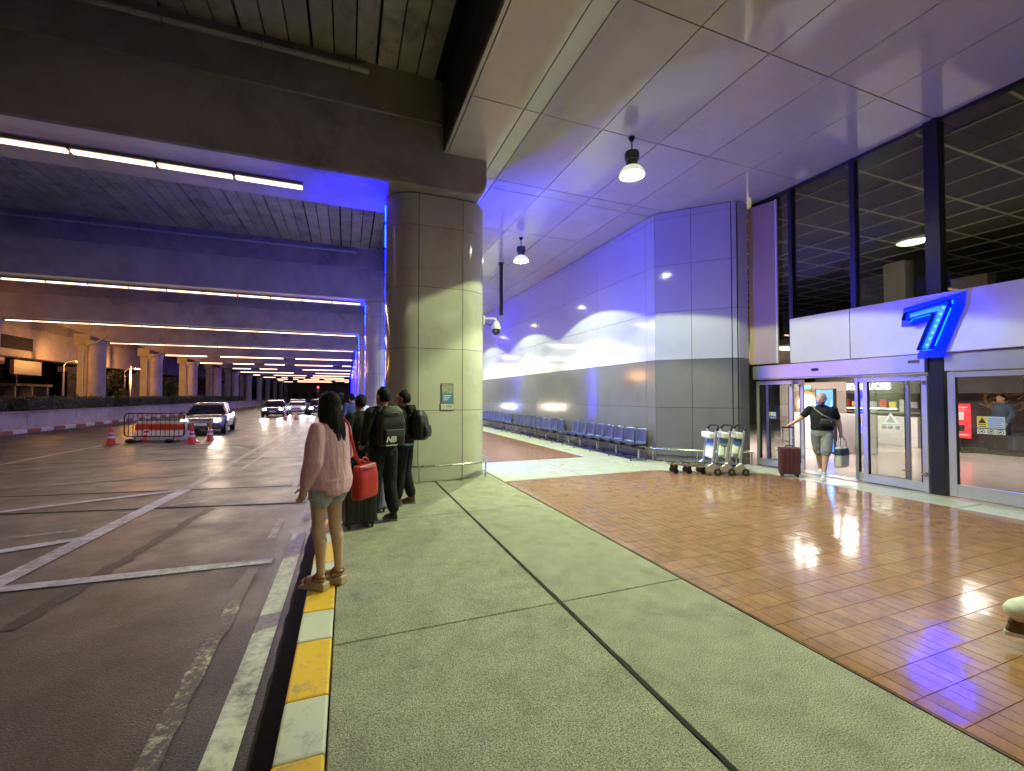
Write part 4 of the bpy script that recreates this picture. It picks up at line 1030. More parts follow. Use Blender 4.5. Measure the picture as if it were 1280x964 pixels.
# --- woman in the pink shirt
def woman(loc, rz):
    t = thing('person', 'woman in an oversized pink shirt and pale denim shorts standing on the kerb', 'person', loc, rz)
    Z0 = .055
    lz = lambda x,y,z: V((x,y,z+Z0))
    hipL, hipR = lz(-.085,0,.86), lz(.085,0,.86)
    kL, kR = lz(-.095,.035,.455), lz(.07,.0,.46); aL, aR = lz(-.10,-.005,.085), lz(.055,-.06,.085)
    shL, shR = lz(-.165,-.005,1.31), lz(.165,-.005,1.31); eL, eR = lz(-.225,-.02,1.05), lz(.225,.02,1.06); wL, wR = lz(-.22,.06,.83), lz(.17,.17,.93)
    b = MB()
    b.rings([(0,0,.78+Z0,.10,.09),(0,0,.84+Z0,.165,.115),(0,0,.90+Z0,.16,.112),(0,0,1.0+Z0,.125,.09),(0,.01,1.15+Z0,.14,.10),(0,0,1.28+Z0,.15,.09),(0,-.005,1.345+Z0,.10,.065),(0,0,1.38+Z0,.048,.048)], 22)
    b.limb([lz(0,0,1.34), lz(0,.01,1.42), lz(0,.015,1.47)], [.05,.045,.047], 12)
    hm = head(b, lz(0,.02,1.51), .96, -.1, ears=False)
    for h, k, a in ((hipL,kL,aL),(hipR,kR,aR)):
        mid = h.lerp(k,.5)+V((0,.015,0)); calf = k.lerp(a,.3)+V((0,-.018,0))
        b.limb([h, h.lerp(k,.25), mid, h.lerp(k,.85), k, calf, k.lerp(a,.6)+V((0,-.01,0)), a], [.088,.083,.070,.055,.052,.055,.042,.034], 14)
        f = V((0,1,0)); b.limb([a+V((0,-.02,-.045)), a+f*.06+V((0,0,-.05)), a+f*.15+V((0,0,-.072))], [.030,.034,.026], 10)
        for i in range(5): b.limb([a+f*.15+V(((i-2)*.014,0,-.072)), a+f*(.185-.008*abs(i-1.5))+V(((i-2)*.016,0,-.078))], [.011,.009], 6)
    for sh, e_, w_, sd in ((shL,eL,wL,-1),(shR,eR,wR,1)):
        b.limb([sh, sh.lerp(e_,.5), e_, e_.lerp(w_,.3), w_], [.048,.042,.036,.036,.025], 12); hand(b, w_, w_-e_, sd, .6, .92)
    organic(b, 'body', 'skin', t, .0075, 3)
    # shirt
    b = MB()
    b.rings([(0,-.005,.80+Z0,.205,.15),(0,-.005,.86+Z0,.215,.165),(0,0,.96+Z0,.205,.160),(0,0,1.08+Z0,.198,.150),(0,.0,1.20+Z0,.196,.138),(0,-.005,1.30+Z0,.185,.112),(0,-.01,1.36+Z0,.125,.08),(0,-.005,1.405+Z0,.065,.06)], 26)
    b.rings([(0,-.09,.745+Z0,.13,.06),(0,-.09,.80+Z0,.17,.075),(0,-.08,.88+Z0,.18,.09)], 18)
    for sh, e_, w_ in ((shL,eL,wL),(shR,eR,wR)):
        b.limb([sh, sh.lerp(e_,.3), sh.lerp(e_,.7), e_, e_.lerp(w_,.45), e_.lerp(w_,.8), w_], [.066,.078,.078,.076,.068,.058,.042], 14)
    organic(b, 'shirt', 'pink_cotton', t, .0085, 3, .02)
    MB().tube([lz(.066*math.cos(a), .062*math.sin(a)-.005, 1.40+.012*math.sin(a)) for a in [2*math.pi*i/20 for i in range(20)]], .016, 8, closed=True).build('collar', 'pink_cotton', t, smooth=True)
    # shorts
    b = MB(); b.rings([(0,0,.80+Z0,.178,.128),(0,0,.90+Z0,.175,.125),(0,0,.95+Z0,.16,.11)], 22)
    for h, k in ((hipL,kL),(hipR,kR)): b.limb([h+V((0,0,-.02)), h.lerp(k,.16), h.lerp(k,.33)], [.098,.104,.102], 16)
    organic(b, 'shorts', 'denim', t, .0085, 2, .008)
    for h, k in ((hipL,kL),(hipR,kR)):
        c = h.lerp(k,.335+.19); MB().tube([c+V((.093*math.cos(a), .093*math.sin(a), .075)) for a in [2*math.pi*i/22 for i in range(22)]], .009, 6, closed=True).build('hem', 'denim_hem', t, smooth=True)
    # hair: cap and long locks down the back
    b = MB(); m = hm
    b.rings([(0,-.03,-.06,.066,.072),(0,-.025,-.01,.085,.092),(0,-.018,.05,.090,.100),(0,-.015,.10,.070,.082),(0,-.015,.13,.028,.032)], 20, m)
    random.seed(11)
    for i in range(70):
        a = R(-125+250*(i/69)); x0 = .088*math.sin(a); y0 = -.02-.08*math.cos(a); 
        L = random.uniform(.36,.56)*(1-.25*abs(math.sin(a)))
        sp = random.uniform(-.02,.02); k0 = V((x0,y0,.03+random.uniform(-.03,.04)))
        pts = [k0, V((x0*1.08,y0*1.12,-.08)), V((x0*1.15+sp*.4,y0*1.05-.035,-.19)), V((x0*1.05+sp,y0*.95-.062,-.19-L*.5)), V((x0*.8+sp*1.7,y0*.85-.07,-.19-L))]
        b.tube([m@p for p in pts], [.011,.013,.012,.009,.002], 6)
    b.build('hair', 'hair_black', t, smooth=True)
    # wedge sandals
    for a in (aL, aR):
        sd = thing('sandal', None, None); sd.parent = t
        mm = Matrix.Translation((a.x, a.y, 0.004))
        sole = MB(); prof = [(-.062,0),(.195,0),(.205,.018),(.19,.03),(.10,.042),(.0,.062),(-.062,.068)]
        vs = []
        for w_ in (-1,1):
            for y_, z_ in prof: vs.append((a.x+w_*(.040+.008*min(1,max(0,(y_)/.15))), a.y+y_, z_+.003))
        n = len(prof); sole.add(vs, [tuple(range(n)), tuple(range(2*n-1,n-1,-1))]+[(i,n+i,n+(i+1)%n,(i+1)%n) for i in range(n)])
        sole.build('wedge_sole', 'cork', sd, bevel=.006)
        for y_, z_, r_ in ((.13,.045,.042),(.045,.075,.044),(.02,.10,.04)):
            MB().tube([(a.x+r_*math.cos(q), a.y+y_+.01*math.sin(q), z_+.004+.045*max(0,math.sin(q))) for q in [R(-10+200*i/12) for i in range(13)]], .008, 6).build('strap', 'tan_leather', sd, smooth=True)
        MB().tube([(a.x+.042*math.cos(q), a.y+.01-.062*math.sin(q), .115+.004*math.cos(q)) for q in [R(180*i/12) for i in range(13)]], .008, 6).build('strap', 'tan_leather', sd, smooth=True)
    return t
woman((-.135, 4.12, 0), R(52))

# --- red bag on the woman's right shoulder
bg_ = thing('shoulder_bag', 'red leather shoulder bag hanging at the side of the woman in pink', 'bag', (-.135, 4.12, 0), R(52))
b = MB(); b.rings([(.30,-.115,.70,.145,.055,4),(.30,-.115,.73,.150,.065,4),(.30,-.115,.90,.148,.062,4),(.30,-.115,1.00,.142,.042,4),(.30,-.115,1.01,.135,.03,4)], 24, Matrix.Translation((.02,-.02,0)))
organic(b, 'body', 'red_leather', bg_, .008, 2, .008)
MB().tube([(.24,-.14,1.0),(.215,-.10,1.12),(.185,-.075,1.28),(.165,-.06,1.40),(.15,-.02,1.445),(.16,.045,1.40),(.22,.04,1.2),(.30,-.04,1.06),(.38,-.13,1.0)], .013, 8).build('strap', 'red_leather', bg_, smooth=True)
MB().tube([(.25,-.135,.99),(.26,-.135,1.05),(.31,-.135,1.075),(.36,-.135,1.05),(.38,-.135,.99)], .009, 6).build('handle', 'red_leather', bg_, smooth=True)
MB().box(.24,.40,-.2,-.19,.985,.995).build('zip', 'steel', bg_)

# --- generic dressed figure
def figure(label, loc, rz, s=1.0, pose=None, top='black_cotton', legs='black_denim', shoes='shoe_black', sole='shoe_white', skin='skin_tan', hair='hair_black', sleeves='long', shorts=False, wide=1.0, faced=False, hood=False, hem=.93, group=None, wrk=.02):
    p = dict(eL=(-.25,-.02,1.14), wL=(-.24,.10,.92), eR=(.25,-.02,1.14), wR=(.24,.10,.92), kL=(-.10,.02,.49), aL=(-.11,-.02,.085), kR=(.10,.02,.49), aR=(.11,-.02,.085), hyaw=0.0, lean=0.0, fL=(0,1), fR=(0,1))
    p.update(pose or {})
    J = {k: V(v)*s for k, v in p.items() if isinstance(v, tuple) and len(v) == 3}
    t = thing('person', label, 'person', loc, rz, group)
    hipL, hipR = V((-.092,0,.90))*s, V((.092,0,.90))*s; shL, shR = V((-.185*wide,-.005,1.385))*s, V((.185*wide,-.005,1.385))*s
    b = MB(); torso(b, s, wide, wide)
    b.limb([V((0,-.005,1.42))*s, V((0,.01,1.50))*s, V((0,.015,1.55))*s], [.058*s,.053*s,.053*s], 12)
    hm = head(b, V((0,.025,1.585+.01*(faced)))*s, s*(1.1 if faced else 1), p['hyaw'])
    for h, k, a, f in ((hipL,J['kL'],J['aL'],p['fL']),(hipR,J['kR'],J['aR'],p['fR'])):
        b.limb([h, h.lerp(k,.3), h.lerp(k,.65), k, k.lerp(a,.3)+V((0,-.015*s,0)), k.lerp(a,.65), a], [.088*s*wide,.085*s*wide,.068*s*wide,.058*s,.058*s,.044*s,.038*s], 14)
        ff = V((f[0],f[1],0)).normalized(); b.limb([a+V((0,0,-.04)), a+ff*.07*s+V((0,0,-.045)), a+ff*.15*s+V((0,0,-.055))], [.03*s,.034*s,.026*s], 10)
    for sh, e_, w_, sd in ((shL,J['eL'],J['wL'],-1),(shR,J['eR'],J['wR'],1)):
        b.limb([sh, sh.lerp(e_,.5), e_, e_.lerp(w_,.3), w_], [.055*s*wide,.050*s*wide,.042*s,.042*s,.029*s], 12); hand(b, w_, w_-e_, sd, p.get('curl',.6), s)
    organic(b, 'body', skin, t, .0085, 3)
    if faced:
        face_bits(hm, t, s)
        bd = MB().rings([(0,.046,-.122,.03,.03),(0,.042,-.105,.047,.05),(0,.026,-.075,.0615,.077),(0,.012,-.052,.066,.080)], 18, hm); bd.build('stubble', 'stubble', t, smooth=True)
    # top
    b = MB(); hz = hem
    b.rings([(0,0,hz*s,.178*s*wide,.132*s*wide),(0,0,(hz+.06)*s,.182*s*wide,.135*s*wide),(0,.005,1.10*s,.175*s*wide,.128*s*wide),(0,.008,1.24*s,.188*s*wide,.13*s*wide),(0,.0,1.36*s,.186*s*wide,.112*s*wide),(0,-.005,1.425*s,.135*s*wide,.082*s),(0,-.005,1.47*s,.07*s,.066*s)], 26)
    for sh, e_, w_ in ((shL,J['eL'],J['wL']),(shR,J['eR'],J['wR'])):
        if sleeves == 'long': b.limb([sh, sh.lerp(e_,.4), e_, e_.lerp(w_,.5), w_], [.072*s*wide,.068*s,.062*s,.056*s,.042*s], 14)
        else: b.limb([sh, sh.lerp(e_,.35), sh.lerp(e_,.66)], [.066*s*wide,.060*s*wide,.060*s*wide], 14)
    organic(b, 'jacket' if sleeves == 'long' else 't_shirt', top, t, .0095, 3, wrk)
    if hood:
        b = MB(); b.rings([(0,-.09,1.38*s,.10*s,.05*s),(0,-.10,1.44*s,.13*s,.07*s),(0,-.09,1.50*s,.12*s,.06*s)], 18); organic(b, 'hood', top, t, .01, 3, .01)
    # legs
    b = MB(); b.rings([(0,0,.84*s,.15*s*wide,.115*s*wide),(0,0,.92*s,.172*s*wide,.122*s*wide),(0,0,.99*s,.165*s*wide,.118*s*wide)], 22)
    for h, k, a in ((hipL,J['kL'],J['aL']),(hipR,J['kR'],J['aR'])):
        if shorts: b.limb([h, h.lerp(k,.4), h.lerp(k,.92)], [.102*s*wide,.094*s*wide,.088*s*wide], 16)
        else: b.limb([h, h.lerp(k,.4), k, k.lerp(a,.5), a+V((0,0,.075))], [.104*s*wide,.100*s,.088*s,.082*s,.074*s], 16)
    organic(b, 'shorts' if shorts else 'trousers', legs, t, .0095, 3, .014)
    for a, f in ((J['aL'],p['fL']),(J['aR'],p['fR'])):
        b = MB(); loafer(b, a, (f[0],f[1],0), s); so = organic(b, 'shoe', shoes, t, .006, 2)
        d = V((f[0],f[1],0)).normalized(); r = V((d.y,-d.x,0)); m = Matrix((r,d,V((0,0,1)))).transposed().to_4x4(); m.translation = V((a.x,a.y,a.z-.085*s))
        MB().rings([(0,.065*s,.002,.050*s,.145*s),(0,.065*s,.012,.0535*s,.148*s),(0,.065*s,.026,.052*s,.146*s)], 22, m).build('sole', sole, so, smooth=40)
        if not shorts or True: MB().tube([m@V((.03*math.sin(q)*s, (.06+.05*q/3)*s, .072*s-.012*q/3)) for q in [0,1,2,3]], .005, 5).build('laces', 'shoe_white', so)
    if hair:
        b = MB(); b.rings([(0,-.035,-.055,.060,.062),(0,-.03,-.01,.079,.085),(0,-.02,.045,.084,.092),(0,-.008,.09,.072,.086),(0,-.008,.122,.034,.04)], 20, hm)
        for i in range(46):
            a = random.uniform(0,2*math.pi); q = random.uniform(.2,1); c = V((.07*math.cos(a)*q, -.015+.08*math.sin(a)*q, .115*(1-q*q)+.02)); b.tube([hm@c, hm@(c+V((.012*math.cos(a),.012*math.sin(a),.012))), hm@(c+V((.02*math.cos(a),.02*math.sin(a),-.008)))], [.01,.008,.002], 5)
        organic(b, 'hair', hair, t, .007, 1)
    return t, hm, J
def backpack(label, loc, rz, s, w=.30, h=.46, dp=.17, y0=-.13, z0=.98, group=None):
    t = thing('backpack', label, 'backpack', loc, rz, group)
    b = MB(); yc = (y0-dp/2)*s
    b.rings([(0,yc,z0*s,w*.42*s,dp*.40*s,3.4),(0,yc,(z0+.03)*s,w/2*s,dp/2*s,3.4),(0,yc,(z0+h*.55)*s,w/2*s,dp/2*s,3.4),(0,yc+.01,(z0+h*.85)*s,w*.44*s,dp*.42*s,3),(0,yc+.015,(z0+h)*s,w*.28*s,dp*.25*s,2.6)], 26)
    organic(b, 'body', 'black_nylon', t, .010, 3, .012)
    b = MB(); b.rings([(0,yc-dp*.5*s,(z0+.04)*s,w*.36*s,.035*s,3.5),(0,yc-dp*.52*s,(z0+.12)*s,w*.39*s,.045*s,3.5),(0,yc-dp*.5*s,(z0+.21)*s,w*.36*s,.03*s,3.5)], 22); organic(b, 'pocket', 'black_nylon', t, .010, 3, .006)
    for q in (-1,1):
        MB().tube([(q*.09*s,(y0-.02)*s,(z0+h*.9)*s),(q*.10*s,(y0+.07)*s,1.475*s),(q*.115*s,.07*s,1.45*s),(q*.13*s,.145*s,1.32*s),(q*.15*s,.10*s,1.12*s),(q*.14*s,(y0-.02)*s,(z0+.06)*s)], .017, 8).build('strap', 'black_nylon', t, smooth=True)
    MB().tube([(-.03*s,(y0-.03)*s,(z0+h)*s),(0,(y0-.05)*s,(z0+h+.03)*s),(.03*s,(y0-.03)*s,(z0+h)*s)], .007, 6).build('top_loop', 'black_nylon', t, smooth=True)
    MB().tube([(-w*.45*s,yc-.01,(z0+h*.7)*s),(-w*.2*s,yc-dp*.42*s,(z0+h*.82)*s),(0,yc-dp*.47*s,(z0+h*.84)*s),(w*.2*s,yc-dp*.42*s,(z0+h*.82)*s),(w*.45*s,yc-.01,(z0+h*.7)*s)], .004, 6).build('zip', 'grey_metal', t, smooth=True)
    return t
S1 = 1.03
figure('man in black jacket and jeans wearing the backpack with white logo', (.46, 5.95, 0), R(22), S1, dict(kL=(-.10,.03,.49), aL=(-.13,.03,.085), fL=(-.75,.66), aR=(.12,-.05,.085), fR=(-.2,.98), wL=(-.20,.16,1.0), wR=(.20,.18,1.02), hyaw=.3), shoes='shoe_black', sole='shoe_grey')
bp1 = backpack('black backpack with a white printed logo on the queue', (.46, 5.95, 0), R(22), S1, w=.36, h=.50, dp=.15)
text('logo', 'NB', .10, 'print_white', bp1, frame((-.07,-.348,1.10),(1,0,0)), .001, bold=.004, shear=.25)
MB().box(-.14,.02,-.350,-.347,1.025,1.037).build('logo_line', 'print_white', bp1)
S2 = 1.01
figure('man in black with baggy trousers and a hood, standing beside the clad column', (.83, 6.72, 0), R(62), S2, dict(kL=(-.10,.04,.49), aL=(-.12,.06,.085), fL=(-.35,.9), aR=(.11,-.06,.085), wL=(-.18,.2,1.05), wR=(.2,.2,1.02)), legs='black_cotton', shoes='shoe_brown', sole='shoe_grey', hood=True)
backpack('round bulging black backpack on the man nearest the clad column', (.83, 6.72, 0), R(62), S2, w=.32, h=.44, dp=.22)
t_ = thing('blue_shirt_tail', 'strip of light blue shirt showing under the black jacket by the column', 'shirt', (.83, 6.72, 0), R(62))
b = MB(); b.rings([(0,0,.895*S2,.186*S2,.139*S2),(0,0,.915*S2,.188*S2,.141*S2),(0,0,.935*S2,.180*S2,.135*S2)], 26); organic(b, 'hem', 'cyan_cotton', t_, .009, 1, .01)
figure('person in a black coat standing behind the black suitcase', (.20, 6.95, 0), R(30), .97, dict(wL=(-.18,.18,1.0)), hem=.80, shoes='shoe_black', group=None)
figure('person in a white top farther along the kerb queue', (.35, 10.6, 0), R(60), .98, dict(), top='white_cotton', legs='blue_cotton', shoes='shoe_white')
figure('person in dark blue farther along the kerb, beyond the white top', (.15, 13.0, 0), R(20), 1.0, dict(), top='navy_cotton', legs='black_denim')
# man walking out of the door
WM = (8.92, 5.86, 0.001); WR = R(122)
wm, hm_, WJ = figure('bald man in a black T-shirt and grey shorts walking out of the door', WM, WR, 1.0,
    dict(eL=(-.27,-.14,1.15), wL=(-.30,-.06,.90), eR=(.34,.0,1.20), wR=(.52,.08,1.06), kL=(-.06,.17,.50), aL=(-.02,.20,.085), kR=(.06,-.08,.49), aR=(.04,-.30,.135), fL=(.1,1), fR=(.1,1), hyaw=-.25, curl=.85),
    top='black_cotton', legs='grey_cotton', shoes='shoe_white', sole='shoe_white', skin='skin', hair=None, sleeves='short', shorts=True, wide=1.05, faced=True, hem=.96)
for a in (WJ['aL'], WJ['aR']): MB().lathe([(.043,-.01),(.046,.03),(.045,.06),(.043,.07)], 14, Matrix.Translation(a)).build('sock', 'white_cotton', wm, smooth=True)
t = thing('crossbody_bag', 'grey crossbody bag across the bald man chest', 'bag', WM, WR)
b = MB(); b.rings([(-.10,.165,1.06,.12,.03,3),(-.10,.172,1.10,.13,.045,3),(-.10,.170,1.17,.125,.042,3),(-.10,.165,1.20,.11,.025,3)], 20); organic(b, 'pouch', 'grey_metal' if False else 'black_nylon', t, .008, 2, .006)
MB().tube([(-.19,.155,1.18),(-.02,.172,1.27),(.10,.150,1.38),(.155,.05,1.475),(.12,-.10,1.42),(-.05,-.165,1.25),(-.20,-.10,1.12),(-.225,.05,1.12),(-.20,.15,1.13)], .014, 8).build('strap', 'grey_cotton', t, smooth=True)
MB().box(-.17,-.05,.208,.212,1.135,1.15).build('zip', 'steel', t)
# tote bag
def tote(label, loc, rz, m, w=.36, h=.36, band=None):
    t = thing('tote_bag', label, 'bag', loc, rz)
    b = MB(); b.rings([(0,0,0,w*.42,.07,3.5),(0,0,.03,w*.46,.085,3.5),(0,0,h*.6,w/2,.08,3.5),(0,0,h,w*.5,.055,3.5)], 24); organic(b, 'sack', m, t, .009, 2, .02)
    for q in (-1,1): MB().tube([(-.09,q*.05,h-.02),(-.085,q*.045,h+.10),(-.03,q*.02,h+.21),(0,q*.01,h+.225),(.03,q*.02,h+.21),(.085,q*.045,h+.10),(.09,q*.05,h-.02)], .010, 8).build('handle', m, t, smooth=True)
    if band: MB().rings([(0,0,h*.62,w/2*1.03,.088,3.5),(0,0,h*.95,w*.515,.066,3.5)], 24).build('dark_band', band, t, smooth=40)
    return t
wl_ = Matrix.Rotation(WR,4,'Z')@(V(WJ['wL'])+V((-.01,.03,-.08))); wl_ = wl_+V(WM)
tote('pale canvas tote with a dark blue top in the bald man hand', (wl_.x, wl_.y, wl_.z-.565), WR+R(70), 'canvas', .40, .38, 'navy_cotton')
# suitcases
def suitcase(label, loc, rz, m, w=.36, h=.54, d=.23, logo=False, pull=.30):
    t = thing('suitcase', label, 'suitcase', loc, rz)
    sh = MB().box(-w/2,w/2,-d/2,d/2,.06,.06+h).build('shell', m, t, bevel=.035, seg=3)
    for i in range(4): MB().box(-w/2+.05+i*(w-.1)/3.6,-w/2+.085+i*(w-.1)/3.6,-d/2-.008,d/2+.008,.10,h).build('rib', m, sh, bevel=.006)
    MB().box(-w/2-.003,w/2+.003,-.006,.006,.058,.062+h).build('zip', 'black_rubber', sh)
    for x in (-1,1):
        for y in (-1,1):
            mm = Matrix.Translation((x*(w/2-.05), y*(d/2-.045), .03))@Matrix.Rotation(R(90),4,'Y')
            MB().lathe([(.0,-.012),(.026,-.012),(.030,0),(.026,.012),(.0,.012)], 12, mm).build('wheel', 'black_rubber', t, smooth=40)
            MB().box(x*(w/2-.05)-.02,x*(w/2-.05)+.02,y*(d/2-.045)-.02,y*(d/2-.045)+.02,.045,.068).build('wheel_mount', 'black_plastic', t)
    MB().tube([(-.09,d/2-.05,h+.06),(-.09,d/2-.05,h+.06+pull)], .009, 8).tube([(.09,d/2-.05,h+.06),(.09,d/2-.05,h+.06+pull)], .009, 8).build('pull_rods', 'steel', t)
    MB().tube([(-.11,d/2-.05,h+.06+pull),(.11,d/2-.05,h+.06+pull)], .016, 8).build('pull_grip', 'black_plastic', t, smooth=50)
    MB().tube([(-.07,0,h+.06),(-.06,0,h+.09),(.06,0,h+.09),(.07,0,h+.06)], .011, 8).build('top_handle', 'black_plastic', t, smooth=50)
    if logo: MB().prism([(0,0),(.09,.01),(.10,.05),(.07,.07),(.02,.06)], 0, .003, frame((.02,-d/2-.012,h-.09),(1,0,0))).build('logo_print', 'print_white', t)
    return t
suitcase('black suitcase with a white mark at the heels of the woman in pink', (.16, 5.80, 0), R(12), 'case_black', .38, .50, .26, True, .25)
suitcase('pale lilac suitcase behind the black suitcase', (.37, 6.45, 0), R(12), 'case_lilac', .34, .50, .24, False, .28)
wr_ = Matrix.Rotation(WR,4,'Z')@(V(WJ['wR'])+(V(WJ['wR'])-V(WJ['eR'])).normalized()*.085)+V(WM)
suitcase('maroon ribbed suitcase pulled by the bald man', (wr_.x-.05, wr_.y-.07, 0.001), R(-40), 'case_maroon', .36, .54, .24, False, .40)
# person inside the hall and passer-by leaving the frame
figure('person in a navy jacket standing inside the hall behind the closed door', (17.2, 6.36, 0), R(60), .99, dict(), top='navy_cotton', legs='black_denim', shoes='shoe_black', sole='shoe_black')
figure('passer-by in white trousers and brown shoes walking out past the clay paving', (4.52, 1.30, 0.001), R(-130), 1.0, dict(kL=(-.09,.14,.50), aL=(-.1,.20,.085), kR=(.09,-.04,.46), aR=(.10,-.40,.155), fR=(.0,1)), top='grey_cotton', legs='white_cotton', shoes='shoe_brown', sole='shoe_white')

# ------------------------------------------------------------------ vehicles
def car(label, loc, rz, paint, lampm, s=1.0, tall=0.0, lights=True, energy=60, group='cars under the viaduct', detail=True):
    """front towards -Y"""
    t = thing('car', label, 'car', loc, rz, group)
    H = 1.45+tall
    # stations from the front to the back: y, half width, sill z, belt z
    st = [(-2.22,.62,.34,.56),(-2.12,.78,.24,.66),(-1.85,.86,.22,.76),(-1.3,.885,.2,.86),(-.7,.89,.2,.93),(.1,.89,.2,.95),(1.0,.89,.2,.97),(1.6,.87,.22,.99),(2.05,.80,.26,.98),(2.2,.66,.36,.90)]
    b = MB(); vs = []; n = 0
    for y, w, z0, z1 in st:
        ring = [(-w*.86,z0),(-w,z0+.14),(-w*1.01,(z0+z1)/2),(-w*.97,z1-.05),(-w*.88,z1),(-w*.4,z1+.025),(w*.4,z1+.025),(w*.88,z1),(w*.97,z1-.05),(w*1.01,(z0+z1)/2),(w,z0+.14),(w*.86,z0)]
        n = len(ring); vs += [(x,y,z) for x,z in ring]
    k = len(st); f = [(i*n+j, (i+1)*n+j, (i+1)*n+(j+1)%n, i*n+(j+1)%n) for i in range(k-1) for j in range(n)]
    f += [tuple(range(n)), tuple((k-1)*n+j for j in range(n-1,-1,-1))]
    b.add(vs, f); body = b.build('body', paint, t, smooth=50, bevel=.02)
    gh = [(-1.02,.74,.93,.95),(-.30,.60,H-.06,H-.06),(.15,.59,H,H),(.9,.585,H-.01,H-.01),(1.45,.60,H-.14,H-.14),(1.9,.72,.97,.98)]
    # cabin: glass volume with roof and pillars
    def cab(shrink, name, m, zoff=0):
        b = MB(); lo = [(-1.05,.80),(-.4,.82),(.2,.82),(.9,.82),(1.5,.80),(1.92,.74)]; hi = [(-.34,.58),(-.05,.60),(.3,.605),(.85,.60),(1.2,.58),(1.35,.54)]
        zl = [.93,.95,.955,.965,.98,.97]; zh = [H-.10,H-.02,H,H-.005,H-.05,H-.10]; vs = []
        for (yl,wl),(yh,wh),a,c in zip(lo,hi,zl,zh): vs += [(-wl+shrink,yl,a-.06),(-wh+shrink,yh,c+zoff),(wh-shrink,yh,c+zoff),(wl-shrink,yl,a-.06)]
        f = [(4*i+j, 4*(i+1)+j, 4*(i+1)+(j+1)%4, 4*i+(j+1)%4) for i in range(5) for j in range(4)]+[(0,1,2,3),(23,22,21,20)]
        return b.add(vs,f).build(name, m, t, smooth=45)
    cab(.0, 'windows', 'car_glass')
    rf = MB(); hi = [(-.36,.585),(-.05,.61),(.3,.615),(.85,.61),(1.2,.59),(1.37,.545)]; zh = [H-.10,H-.015,H+.006,H+.002,H-.043,H-.098]; vs = []
    for (y,w),z in zip(hi,zh): vs += [(-w,y,z),(-w*.5,y,z+.018),(w*.5,y,z+.018),(w,y,z),(w,y,z-.03),(-w,y,z-.03)]
    rf.add(vs, [(6*i+j,6*(i+1)+j,6*(i+1)+(j+1)%6,6*i+(j+1)%6) for i in range(5) for j in range(6)]+[(0,1,2,3,4,5),(35,34,33,32,31,30)]); rf.build('roof', paint, t, smooth=45)
    for q in (-1,1):
        for (y0,w0,z0),(y1,w1,z1) in (((-1.06,.80,.93),(-.36,.585,H-.09)),((.25,.825,.95),(.3,.612,H-.02)),((1.93,.75,.98),(1.33,.55,H-.09)),((1.15,.82,.97),(1.05,.60,H-.04))):
            MB().bar((q*(w0-.012),y0,z0-.02),(q*(w1+.002),y1,z1),.055,.03).build('pillar', paint, t)
        MB().ball((q*.97,-.72,1.0), .10, .06, .075, 12).build('mirror', paint, t, smooth=True)
        MB().bar((q*.84,-.72,.96),(q*.93,-.72,.985),.03,.03).build('mirror_arm', 'black_plastic', t)
        hl = MB(); hl.rings([(0,0,-.03,.15,.075,2.6),(0,0,.0,.17,.085,2.6),(0,0,.03,.15,.07,2.6)], 18, Matrix.Translation((q*.60,-2.10,.665))@Matrix.Rotation(R(q*22),4,'Z')@Matrix.Rotation(R(78),4,'X'))
        h = hl.build('headlight', 'car_glass', t, smooth=40)
        MB().lathe([(.0,-.01),(.082,-.01),(.088,.01),(.0,.03)], 14, Matrix.Translation((q*.57,-2.165,.665))@Matrix.Rotation(R(90),4,'X')).build('lens', lampm if lights else 'rim', h, smooth=40)
        if lights: MB().lathe([(.0,-.01),(.05,-.01),(.055,.01),(.0,.02)], 12, Matrix.Translation((q*.70,-2.125,.675))@Matrix.Rotation(R(90),4,'X')).build('lens', lampm, h, smooth=40)
        MB().box(q*.74-.08,q*.74+.08,2.12,2.17,.68,.82).build('tail_light', 'print_red', t)
        for y in (-1.38,1.38):
            mm = Matrix.Translation((q*.80,y,.315))@Matrix.Rotation(R(90),4,'Y')
            w = MB().lathe([(.17,-.1),(.29,-.1),(.318,-.07),(.318,.07),(.29,.1),(.17,.1)], 24, mm).build('wheel', 'black_rubber', t, smooth=40)
            MB().lathe([(.0,-.08),(.20,-.085),(.20,.085),(.0,.08)], 20, mm).build('rim', 'rim', w, smooth=40)
            for i in range(5):
                a = 2*math.pi*i/5; MB().bar(mm@V((0,0,q*.088)), mm@V((.185*math.cos(a),.185*math.sin(a),q*.092)), .045, .02, (1,0,0)).build('spoke', 'rim', w)
            ar = MB().tube([(q*.885,y+.36*math.cos(a),.33+.36*math.sin(a)) for a in [R(180*i/12) for i in range(13)]], .03, 6).build('wheel_arch', 'black_plastic', t, smooth=True)
    MB().box(-.42,.42,-2.235,-2.19,.55,.68).build('grille', 'black_plastic', t, bevel=.01)
    for i in range(3): MB().box(-.40,.40,-2.243,-2.236,.575+.035*i,.585+.035*i).build('grille_bar', 'rim', t)
    MB().box(-.55,.55,-2.235,-2.17,.30,.40).build('air_intake', 'black_plastic', t, bevel=.01)
    MB().box(-.24,.24,-2.252,-2.244,.44,.54).build('number_plate', 'plate', t)
    MB().box(-.20,.20,-2.256,-2.253,.465,.515).build('plate_characters', 'print_grey', t)
    for q in (-.3,.25): MB().bar((q,-1.08,.945),(q+.42,-.86,1.02),.015,.012).build('wiper', 'black_plastic', t)
    if lights and energy:
        c = M[lampm].node_tree.nodes['Principled BSDF'].inputs['Emission Color'].default_value[:3]
        for q in (-1,1): spot('headlamp_beam', (q*.58,-2.27,.665), energy, 75, c, target=(q*.62,-9.0,.30), parent=t, blend=.6, radius=.06)
    return t
car('grey saloon with lit headlights beside the barrier and cones', (-6.42, 25.7, RZ), R(5), 'car_grey', 'headlight_warm', energy=70)
